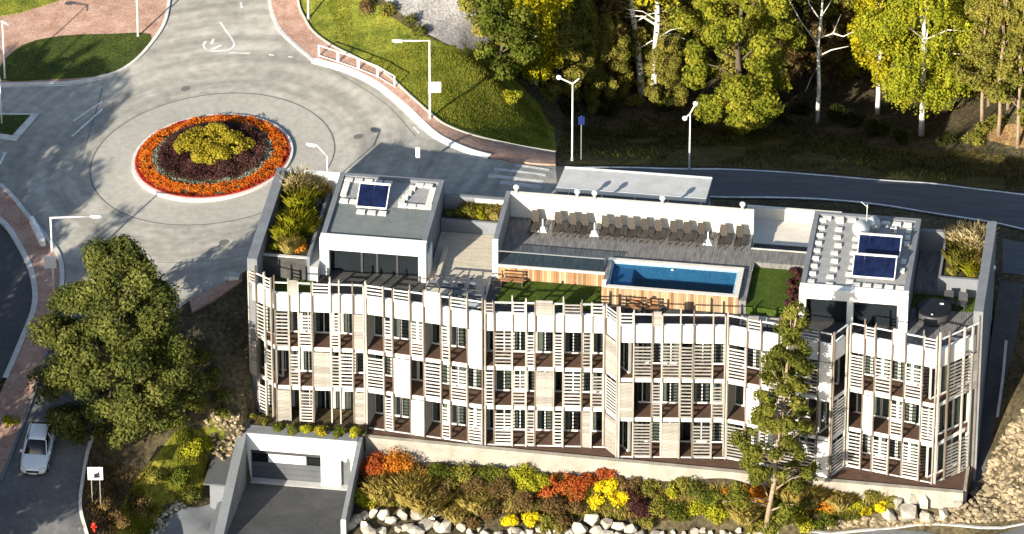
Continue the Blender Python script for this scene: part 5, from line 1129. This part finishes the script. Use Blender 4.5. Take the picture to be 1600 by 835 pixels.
# rows behind: prototypes, then copies
protoA = tree('forest_tree', '', (0,0,0), crown_clumps(0.9, 12.5, 2.9, 50, 0.95, 'egg', 0.85, (0, 0), 91), 20000, 0.175, 'leaf_olive', r0=0.18, seed=92, gap=0.3, gf=1.6, inner=0.4, group='trees in the wood behind the road')
protoB = tree('forest_tree', '', (0,0,0), crown_clumps(1.2, 14.5, 2.4, 50, 0.85, 'cone', 0.7, (0, 0), 93), 20000, 0.165, 'leaf_darkwood', r0=0.18, seed=94, gap=0.25, gf=1.6, inner=0.3, group='trees in the wood behind the road')
protoC = tree('forest_tree', '', (0,0,0), crown_clumps(1.0, 10.5, 2.6, 40, 0.9, 'round', 0.85, (0, 0), 95), 16000, 0.165, 'leaf_brown', r0=0.16, seed=96, gap=0.35, gf=1.6, inner=0.4, group='trees in the wood behind the road')
FT = [(905,160,0,.5),(952,158,0,.52),(1042,168,0,.5),(870,150,0,.6),(890,122,0,.9),(950,108,0,.95),(915,98,2,.9),(985,118,2,.7),(1045,140,0,.75),(1110,118,0,.9),(1218,150,2,.6),(1300,140,2,.7),(1345,118,0,.9),(1500,150,0,.9),(1520,118,0,1),(768,62,0,.9),(818,95,0,.8),(1210,100,0,.9),(930,135,2,.8),(968,125,0,.85),(905,150,0,.6),(880,110,1,1),(1000,95,2,1.0),(1050,120,1,1),(1085,110,0,1),(1225,130,1,.9),(1262,120,2,.75),(1305,130,1,.95),(1330,120,0,.7),(1395,110,1,1),(1500,120,1,1),(1545,130,0,1),(1585,140,1,1.05),(1630,140,0,1),
      (800,60,1,.9),(850,50,1,1),(930,50,1,1.05),(990,30,0,1.1),(1060,35,1,1.1),(1130,45,1,1.1),(1200,50,1,1.1),(1270,50,1,1.1),(1340,40,1,1.15),(1410,40,1,1.1),(1480,40,1,1.15),(1550,50,1,1.1),(1610,60,1,1.1)]
FL = ['olive green tree behind %s, %s row', 'dark evergreen behind %s, %s row', 'brown leaved tree behind %s, %s row']
used = [False]*3
for k, (px, py, kind, s_) in enumerate(FT):
    p0 = [protoA, protoB, protoC][kind]; o = p0 if not used[kind] else dup(p0); used[kind] = True
    o.location = G(px, py); o.rotation_euler = (0, 0, rng.uniform(0, 6.28)); o.scale = (s_, s_, s_ * rng.uniform(0.9, 1.1)); o['label'] = FL[kind] % (next(w_ for x_, w_ in ((905,'the yellow birch at the left'),(1015,'the twin birch trunks'),(1240,'the broad yellow green tree'),(1320,'the bare forked tree'),(1530,'the weeping birches'),(9999,'the thin right pines')) if px <= x_), 'first' if py > 70 else 'second')
# trees standing outside the picture on the lower left, whose shade lies on the road
for k, (px, py, s_) in enumerate([(-320,575,1.25),(-400,615,1.3),(-470,560,1.3),(-360,520,1.2),(-425,480,1.3),(-540,640,1.3),(-330,690,1.2),(-420,740,1.25),(-300,800,1.15),(-250,860,1.1),(-340,880,1.2),(-180,920,1.0),(-230,990,1.1),(-290,1080,1.15),(-130,865,.9)]):
    o = dup([protoA, protoC, protoB][k % 3]); o.location = G(px, py); o.scale = (s_*1.15, s_*1.15, s_); o.rotation_euler = (0, 0, k * 1.3)
    o['group'] = 'trees left of the picture'; o['label'] = 'tree left of the picture whose shade falls on the road'

# ================================================================== SHRUBS
SHC = {}
def shrub_mesh(leaf, r, h, seed, n=520, size=0.10, long=1.5):
    n = int(n * 1.7)
    q = np.random.default_rng(seed); cl = []
    for i in range(7):
        a = q.uniform(0, 6.28); d_ = r * 0.55 * math.sqrt(q.uniform(0, 1)); c = r * q.uniform(0.38, 0.6)
        cl.append(((d_*math.cos(a), d_*math.sin(a), h * q.uniform(0.3, 0.75)), (c, c, c*0.85)))
    p, nn = clump_points(cl, int(n * max(1, r / 0.9) ** 2), 0.35, 0.35, 3.5, seed); p[:, 2] = np.abs(p[:, 2])
    m = MB()
    for i in range(5): m.tube([(0,0,-0.1), np.array(cl[i][0]) * [0.5,0.5,0.6], cl[i][0]], [0.03,0.02,0.008], 4)
    return leaves_mesh('foliage', p, nn, size, leaf, long, m)
def tuft_mesh(leaf, r, h, n=420, w=0.009):
    n = int(n * 3.2)
    a = rng.uniform(0, 6.28, n); d_ = r * 0.7 * np.sqrt(rng.uniform(0, 1, n)); pts = np.stack([d_*np.cos(a), d_*np.sin(a), np.zeros(n)], 1)
    return blades_mesh('foliage', pts, h, w, leaf, 0.85, 0.7)
NAMES = {'leaf_red': 'red', 'leaf_orange': 'orange', 'leaf_yellow': 'bright yellow', 'leaf_lime': 'yellow green', 'leaf_green': 'green', 'leaf_brown': 'brown', 'leaf_purple': 'dark purple brown', 'leaf_straw': 'straw yellow', 'leaf_olive': 'olive', 'leaf_darkwood': 'dark green', 'leaf_greygreen': 'grey green', 'leaf_pampas': 'pale plumed', 'leaf_gold': 'golden', 'leaf_shade': 'dark green'}
def landmark(px):
    for x, s_ in ((585,'at the garage wall end of the bed'),(650,'a little right of the garage wall'),(720,'in the left part of the bed'),(790,'left of the boulder heap'),(850,'between the two small yellow shrubs and the red shrub'),(920,'by the red shrub'),(985,'by the boulder heap'),(1060,'right of the boulder heap'),(1130,'halfway between boulder heap and pine'),(1190,'just left of the pine trunk'),(1250,'just right of the pine trunk'),(1320,'left of the right boulder row')):
        if px <= x: return s_
    return 'above the right boulder row'
def shrub(px, py, rp, leaf, hf=1.0, tuft=False, where=None, z=None, group='shrubs in the bed below the front terrace', dense=1.0):
    if z is None and group.startswith('shrubs in the bed') and py < 762 and px > 680: py += 9; rp *= 0.88
    r = rp / 24.0; h = r * 1.1 * hf; by = py + rp * 0.45
    g = G(px, by) if z is None else P(px, by, z)
    me = tuft_mesh(leaf, r, max(0.55, h*0.85), int(380 * max(1, r)**2 * dense)) if tuft else shrub_mesh(leaf, r, h, int(px * 7 + py), int(620 * dense))
    o = link('grass_clump' if tuft else 'shrub', me, None, g)
    row = 'upper' if py < 762 else 'lower'
    lab = '%s %s %s' % (NAMES[leaf], 'grass clump' if tuft else 'leaved shrub', where or (landmark(px) + ', %s row' % row))
    return tag(o, lab, 'grass' if tuft else 'shrub', group)
for a in [(588,730,34,'leaf_red'),(622,728,34,'leaf_orange'),(598,765,30,'leaf_straw',1,True),(640,764,34,'leaf_straw',1,True),(572,778,24,'leaf_lime'),(655,748,24,'leaf_orange',.8),(668,785,30,'leaf_straw',1,True),(690,730,30,'leaf_green'),(706,748,26,'leaf_olive'),(690,768,28,'leaf_brown'),(722,732,28,'leaf_olive'),(735,755,28,'leaf_brown'),
          (762,733,28,'leaf_green'),(745,783,30,'leaf_straw',.8,True),(790,735,26,'leaf_olive'),(778,762,30,'leaf_brown'),(822,735,28,'leaf_lime'),(826,762,18,'leaf_lime',1.2),(795,812,17,'leaf_yellow',1.1),(830,812,17,'leaf_yellow',1.1),(715,800,26,'leaf_straw',.8,True),(815,785,28,'leaf_brown'),(848,742,20,'leaf_lime'),
          (850,768,18,'leaf_red'),(878,748,30,'leaf_red',1.1),(905,752,34,'leaf_red',1.1),(918,738,24,'leaf_red'),(947,733,22,'leaf_red'),(928,784,17,'leaf_yellow',1.2),(945,762,19,'leaf_yellow',1.2),(965,785,22,'leaf_yellow',1.2),(968,745,16,'leaf_brown'),(990,748,20,'leaf_brown'),(986,767,16,'leaf_purple'),
          (862,795,32,'leaf_brown'),(895,792,26,'leaf_brown'),(858,820,24,'leaf_olive'),(1005,795,28,'leaf_purple'),(1018,755,24,'leaf_olive'),(1046,772,18,'leaf_lime',1.3),(1030,790,24,'leaf_olive'),(1058,750,24,'leaf_olive'),(1062,800,28,'leaf_green'),(1090,768,26,'leaf_darkwood'),(1088,795,22,'leaf_lime'),(1112,780,26,'leaf_green'),
          (1125,805,26,'leaf_lime'),(1150,778,26,'leaf_orange'),(1165,800,26,'leaf_straw',1,True),(1185,772,22,'leaf_orange'),(1222,795,26,'leaf_green'),(1235,765,26,'leaf_straw',1,True),(1262,775,26,'leaf_straw',1,True),(1285,788,24,'leaf_orange'),(1310,780,24,'leaf_straw',1,True),(1335,792,22,'leaf_lime'),(1352,800,13,'leaf_yellow',1.1),(1376,792,13,'leaf_yellow',1.1),(1250,815,24,'leaf_lime'),(1290,818,20,'leaf_green'),(1395,785,14,'leaf_olive'),(1360,775,20,'leaf_olive'),(1210,815,22,'leaf_lime'),(768,800,22,'leaf_brown'),(880,815,22,'leaf_brown'),(735,815,20,'leaf_brown',.8),(1010,815,20,'leaf_olive',.8),(1180,822,18,'leaf_olive',.8)]:
    shrub(*a)
for i, (px, py, rp, lf, w_) in enumerate([(404,655,17,'leaf_olive','rounded, at the left end of the garage roof bed'),(432,668,12,'leaf_green','low, second from the left on the garage roof'),(455,672,13,'leaf_darkwood','low, left middle of the garage roof'),(480,672,13,'leaf_lime','low, middle of the garage roof'),(505,674,14,'leaf_gold','low, right of the middle of the garage roof'),(530,676,13,'leaf_green','low, right part of the garage roof'),(552,676,12,'leaf_lime','low, at the right end of the garage roof')]):
    shrub(px, py, rp, lf, 1.0, where=w_, z=0.25, group='shrubs on the garage roof')
# left bank bushes
for i, (px, py, rp, lf, w_) in enumerate([(275,745,30,'leaf_green','in the lower middle of the sunny left bank'),(300,700,22,'leaf_lime','in the upper middle of the sunny left bank'),(232,742,22,'leaf_olive','at the shaded side of the left bank'),(215,790,26,'leaf_brown','at the foot of the left bank near the white sign'),(185,812,24,'leaf_brown','beside the red hydrant'),(295,772,22,'leaf_darkwood','beside the small grey shelter'),(320,690,16,'leaf_lime','next to the tan rubble patch'),(160,785,16,'leaf_brown','just behind the white pictogram sign'),(240,800,18,'leaf_olive','left of the grey yard'),(18,655,14,'leaf_lime','in the dark verge left of the car')]):
    shrub(px, py, rp, lf, 0.8, where=w_, group='bushes on the left bank')
for i, (px, py, rp) in enumerate([(330,590,26),(300,630,30),(345,620,20),(270,660,26),(310,555,22),(350,645,16)]):
    shrub(px, py, rp, 'leaf_darkwood', .9, where='in the deep shade between big tree and hotel', group='bushes in the shade left of the hotel')
# planters on the roof
def roofplant(u, v, z, r, leaf, tuft, where, hf=1.0):
    me = tuft_mesh(leaf, r, r * 1.5 * hf, int(260 * max(0.7, r)**2 * 1.6), 0.014) if tuft else shrub_mesh(leaf, r, r * 1.1 * hf, int(u*100+v*10), 420, 0.10)
    o = link('grass_clump' if tuft else 'shrub', me, None, BW(u, v, z)); tag(o, '%s %s %s' % (NAMES[leaf], 'grass clump' if tuft else 'shrub', where), 'grass' if tuft else 'shrub', 'plants in the roof beds')
for u, v, r, lf, tf, w_ in [(0.9,0.9,.7,'leaf_pampas',True,'in the rear left corner of the left roof bed'),(1.8,1.0,.6,'leaf_pampas',True,'at the rear wall of the left roof bed'),(2.5,1.3,.5,'leaf_straw',True,'in the rear right corner of the left roof bed'),(1.3,2.0,.65,'leaf_straw',True,'second row of the left roof bed'),(2.3,2.4,.6,'leaf_greygreen',False,'beside the left penthouse in the left roof bed'),(0.8,2.9,.5,'leaf_brown',False,'at the outer wall, rear half of the left roof bed'),(1.6,3.2,.7,'leaf_lime',True,'in the rear middle of the left roof bed'),(2.4,3.6,.5,'leaf_lime',False,'right side middle of the left roof bed'),(1.0,4.3,.5,'leaf_red',False,'at the outer wall, middle of the left roof bed'),(2.0,4.6,.6,'leaf_olive',False,'in the centre of the left roof bed'),(1.6,5.6,.7,'leaf_lime',True,'front middle of the left roof bed'),(2.5,5.5,.5,'leaf_lime',True,'right side, front half of the left roof bed'),(0.8,5.5,.5,'leaf_orange',False,'at the outer wall, front half of the left roof bed'),(1.2,6.8,.65,'leaf_lime',True,'left front of the left roof bed'),(2.1,6.8,.55,'leaf_lime',False,'second from the front in the left roof bed'),(0.7,7.7,.5,'leaf_lime',False,'at the front left corner of the left roof bed'),(1.6,7.8,.5,'leaf_straw',True,'at the front edge of the left roof bed'),(2.4,7.7,.5,'leaf_orange',False,'at the front right corner of the left roof bed')]:
    roofplant(u * 0.96 + 0.1, v * 1.05, 10.6, r * 1.1, lf, tf, w_)
for u, r, lf, tf, w_ in [(11.0,.45,'leaf_darkwood',False,'at the penthouse end of the middle roof planter'),(11.7,.45,'leaf_olive',False,'left of the middle in the middle roof planter'),(12.5,.5,'leaf_olive',True,'in the middle of the middle roof planter'),(13.2,.5,'leaf_lime',True,'right of the middle in the middle roof planter'),(14.0,.5,'leaf_straw',True,'at the deck wall end of the middle roof planter')]:
    roofplant(u, 1.05, 9.8, r, lf, tf, w_)
for u, v, r, lf, tf, w_ in [(44.2,0.9,.7,'leaf_pampas',True,'at the rear left of the right roof bed'),(45.2,0.9,.8,'leaf_pampas',True,'in the rear corner of the right roof bed'),(45.3,2.0,.65,'leaf_pampas',True,'at the end wall of the right roof bed'),(44.2,2.0,.6,'leaf_straw',True,'in the rear middle of the right roof bed'),(43.7,1.2,.5,'leaf_brown',False,'rear left side of the right roof bed'),(45.2,3.2,.6,'leaf_straw',True,'front right of the right roof bed'),(44.3,3.3,.7,'leaf_olive',True,'front middle of the right roof bed'),(44.0,4.3,.5,'leaf_olive',False,'front left corner of the right roof bed'),(45.2,4.2,.5,'leaf_lime',True,'front right corner of the right roof bed')]:
    roofplant(u, v, 10.25, r, lf, tf, w_, 1.0)
for k in range(7): roofplant(33.9 + 0.35*(k % 2), 4.8 + k*0.6, 9.6, .38, 'leaf_purple', False, 'in the row at the left side of the right penthouse')
for si, nn_ in ((1, 5), (5, 11)):
    (a, b), xs_, pat = SEG[si]
    for k in range(nn_):
        t = (0.45 + 0.52 * k / nn_) if si == 1 else (k + 0.5) / nn_
        roofplant(a[1] + (b[1]-a[1])*t, a[2] + (b[2]-a[2])*t - 0.72, 8.98, .42, 'leaf_greygreen', False, 'low behind the roof rail %s' % ('in front of the left penthouse' if si == 1 else 'in front of the pool'), 0.8)
for k, (u, v, w_) in enumerate([(44.0,6.2,'left one'),(44.8,6.3,'right one')]):
    t = thing('tub_chair', 'dark garden chair behind the hot tub, %s' % w_, 'chair', BW(u, v, 9.06), YAW + 0.2 - 0.4*k, 'dark garden chairs behind the hot tub')
    link('seat', MB().box(-.3,.3,-.3,.3,.3,.36).mesh('seat','dark_metal'), t); link('backrest', MB().box(-.3,.3,.3,.36,.3,.95).mesh('backrest','dark_metal'), t)
    for x in (-.26,.26):
        for y in (-.26,.26): MB().box(x-.03,x+.03,y-.03,y+.03,0,.3).build('leg','dark_metal',t)

# ================================================================== WOODLAND EDGE AND GRASS
for k, (px, py, rp, lf) in enumerate([(890,170,22,'leaf_darkwood'),(925,165,20,'leaf_olive'),(955,172,22,'leaf_darkwood'),(990,158,20,'leaf_olive'),(1040,160,24,'leaf_darkwood'),(1085,190,18,'leaf_darkwood'),(1225,180,22,'leaf_darkwood'),(1255,170,20,'leaf_darkwood'),(1305,180,24,'leaf_darkwood'),(1335,185,24,'leaf_darkwood'),(1370,200,26,'leaf_darkwood'),(1410,215,20,'leaf_darkwood'),(1480,218,20,'leaf_darkwood'),(1520,215,22,'leaf_olive'),(1555,190,24,'leaf_olive'),(1600,195,22,'leaf_lime'),(1535,200,20,'leaf_olive'),(640,35,20,'leaf_darkwood'),(605,15,20,'leaf_olive'),(655,50,16,'leaf_darkwood'),(570,8,20,'leaf_brown'),(770,85,20,'leaf_green'),(800,150,20,'leaf_lime'),(860,148,18,'leaf_olive')]):
    where = ('between grass verge and gravel yard' if py < 120 or px < 850 else 'at the foot of ' + next(w_ for x_, w_ in ((900,'the left yellow birch'),(945,'the wood behind the blue sign'),(1000,'the left twin birch'),(1060,'the right twin birch'),(1120,'the broad yellow green tree'),(1240,'the trees left of the bare tree'),(1265,'the bare forked tree, left side'),(1315,'the bare forked tree, right side'),(1350,'the golden birch, left side'),(1390,'the golden birch, right side'),(1450,'the weeping birch, left side'),(9999,'the weeping birch, right side')) if px <= x_))
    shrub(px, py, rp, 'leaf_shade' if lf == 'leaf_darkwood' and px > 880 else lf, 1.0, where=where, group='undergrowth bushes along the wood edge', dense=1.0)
def scatter(name, polypx, n, h, w_, leaf, sp=0.6):
    poly = np.array([p[:2] for p in gx(polypx)]); lo = poly.min(0); hi = poly.max(0); q = rng.uniform(lo, hi, (n*3, 2)); q = q[inside(poly, q)][:n]
    q = q[cnoise(np.column_stack([q, np.zeros(len(q))]), 0.9, n) > -0.25]
    pts = np.column_stack([q, H(q) + 0.03]); link(name, blades_mesh(name, pts, h, w_, leaf, sp, 0.5), None, None, 'stuff')
scatter('verge_grass', [(495,-20),(540,70),(640,145),(690,190),(780,222),(866,232),(840,165),(760,110),(680,75),(600,45),(560,-20)], 16000, 0.11, 0.02, 'leaf_blade')
scatter('bank_grass_blades', [(345,680),(300,674),(262,692),(238,722),(205,762),(185,830),(215,840),(280,780),(320,765),(330,712)], 9000, 0.2, 0.02, 'leaf_blade')
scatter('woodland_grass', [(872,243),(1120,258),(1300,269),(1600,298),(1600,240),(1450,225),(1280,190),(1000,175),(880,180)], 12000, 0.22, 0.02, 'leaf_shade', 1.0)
scatter('bed_cover', [(572,722),(760,738),(1140,770),(1390,788),(1380,802),(1000,815),(700,800),(560,790)], 14000, 0.42, 0.022, 'leaf_blade')
scatter('bed_straw_grass', [(572,740),(700,745),(1140,765),(1400,780),(1350,800),(1000,812),(700,800),(560,790)], 16000, 0.45, 0.016, 'leaf_straw', 0.7)
scatter('bed_dead_leaves', [(572,722),(760,738),(1140,770),(1390,788),(1380,802),(1000,815),(700,800),(560,790)], 7000, 0.18, 0.05, 'leaf_brown', 1.6)
scatter('lit_litter', [(130,730),(180,725),(235,740),(200,790),(180,840),(128,840)], 3000, 0.16, 0.025, 'leaf_brown', 1.2)

# ================================================================== STONES
STL = []
def stone_mesh(seed, m, flat=1.0):
    q = np.random.default_rng(seed); bm = bmesh.new()
    for i in range(16):
        d_ = q.normal(size=3); d_ /= np.linalg.norm(d_); d_ = d_ * q.uniform(0.8, 1.1) * [1, 0.85, flat]
        bm.verts.new(np.clip(d_, -0.85, 0.85))
    r = bmesh.ops.convex_hull(bm, input=bm.verts[:])
    bmesh.ops.delete(bm, geom=[g for g in r['geom_interior'] if isinstance(g, bmesh.types.BMVert)], context='VERTS')
    me = bpy.data.meshes.new('stone'); bm.to_mesh(me); bm.free(); me.materials.append(MAT[m]); return me
STL = [stone_mesh(100 + i, 'stone_light', 0.8) for i in range(8)]; STT = [stone_mesh(200 + i, 'stone_tan', 0.65) for i in range(8)]
def boulder(px, py, wp, hp, label, group):
    r = wp / 48.0; g = G(px, py + hp * 0.4); hz = hp / 48.0 / 0.9
    o = link('boulder', random.choice(STL), None, g + [0, 0, hz * 0.55]); o.scale = (r*1.15, r, hz*1.15); o.rotation_euler = (random.uniform(-.25,.25), random.uniform(-.25,.25), random.uniform(0, 6.28))
    tag(o, label, 'boulder', group)
for k in range(22):
    px = 552 + (k % 11) * 16.5 + random.uniform(-8, 8); py = 806 + (k // 11) * 19 + random.uniform(-7, 7)
    boulder(px, py, random.uniform(15, 33), random.uniform(12, 26), 'pale boulder in the heap by the garage ramp wall, %s row' % ('upper' if k < 11 else 'lower'), 'boulders by the garage ramp wall')
for k, (px, py, w_, h_) in enumerate([(905,822,26,30),(925,808,28,24),(930,828,24,20),(948,815,22,26),(968,820,24,20),(985,826,24,20),(945,836,30,20),(912,840,24,20),(965,838,24,18),(1000,834,24,16)]):
    boulder(px, py, w_, h_, 'pale boulder in the heap below the bright yellow shrubs', 'boulders below the yellow shrubs')
for k in range(14):
    boulder(1022 + k * 15 + random.uniform(-3, 3), 830 + random.uniform(-6, 5), random.uniform(8, 24), random.uniform(7, 16), 'small pale stone in the row along the lower picture edge', 'stones along the lower edge')
for k, (px, py, w_, h_, lab) in enumerate([(1388,800,30,24,'rounded pale boulder at the left end of the right boulder row'),(1402,784,24,20,'small pale boulder above the left end of the right row'),(1420,797,42,30,'largest pale boulder of the right row'),(1424,776,26,22,'flat pale boulder above the largest one of the right row'),(1446,778,24,34,'upright pale boulder in the middle of the right row'),(1462,772,22,34,'tall pointed pale boulder right of the middle of the right row'),(1478,776,28,30,'broad pale boulder near the right end of the right row'),(1496,786,22,20,'small pale boulder at the right end of the right row'),(1446,806,26,18,'low pale boulder in front of the middle of the right row'),(1472,800,26,20,'low pale boulder in front of the right end of the right row')]):
    boulder(px, py, w_, h_, lab, 'boulders below the right end')
for k in range(16): boulder(730 + k * 11 + random.uniform(-5, 5), 831 + random.uniform(-6, 5), random.uniform(7, 22), random.uniform(8, 14), 'small pale stone in the strip left of the boulder heap', 'stones left of the boulder heap')
for k in range(0): boulder(1290 + k * 9, 828 + random.uniform(-3, 4), random.uniform(10, 18), random.uniform(8, 12), 'small pale stone in the strip right of the pine', 'stones right of the pine')
def rubble(name, label, polypx, n, smin, smax, lib_):
    t = thing(name, label, 'rubble'); poly = np.array(polypx, float); lo = poly.min(0); hi = poly.max(0); pts = []
    for _ in range(40000):
        if len(pts) >= n: break
        q = rng.uniform(lo, hi)
        if inside(poly, q[None])[0] and all(abs(q[0]-p[0]) / 1.3 + abs(q[1]-p[1]) * 1.35 > smin * 24 * 1.25 for p in pts): pts.append(q)
    c = G(*poly.mean(0)); t.location = c
    for q in pts:
        g = G(*q) - c; s_ = random.uniform(smin, smax); o = link('stone', random.choice(lib_), t, g + [0, 0, s_*0.2]); o.scale = (s_*1.2, s_, s_*0.9); o.rotation_euler = (random.uniform(-.4,.4), random.uniform(-.4,.4), random.uniform(0, 6.28))
rubble('rubble_slope', 'tan rubble stone slope in sun at the lower right corner', [(1608,635),(1575,668),(1550,715),(1530,760),(1508,782),(1498,818),(1608,812)], 298, 0.16, 0.34, STT)
rubble('rubble_strip', 'strip of small tan stones along the lower edge right of the pine', [(1285,818),(1380,808),(1440,810),(1500,792),(1500,818),(1290,827)], 100, 0.16, 0.30, STT)
rubble('rubble_patch', 'pale rubble stone patch below the left hotel corner', [(318,660),(340,640),(372,648),(380,672),(372,705),(350,708),(335,690)], 75, 0.13, 0.22, STT)
rubble('rubble_edge', 'line of grey stones at the edge of the lower left yard', [(232,835),(246,808),(275,785),(300,770),(305,780),(270,805),(250,838)], 40, 0.14, 0.24, STL)

# like things that still share a label: tell pairs and threes apart by their place in the row
same = {}
for o in list(bpy.data.objects):
    if o.parent is None and 'label' in o: same.setdefault((o.get('group', ''), o['label']), []).append(o)
for k_, v_ in same.items():
    if len(v_) in (2, 3) and len(k_[1].split()) <= 14:
        v_.sort(key=lambda o: o.location.x); w_ = ('left one', 'right one') if len(v_) == 2 else ('left one', 'middle one', 'right one')
        for o, t_ in zip(v_, w_): o['label'] = k_[1] + ', ' + t_

for o in bpy.data.objects:
    if 'label' in o and len(o['label'].split()) > 16: print('LONG', o.name, o['label'])
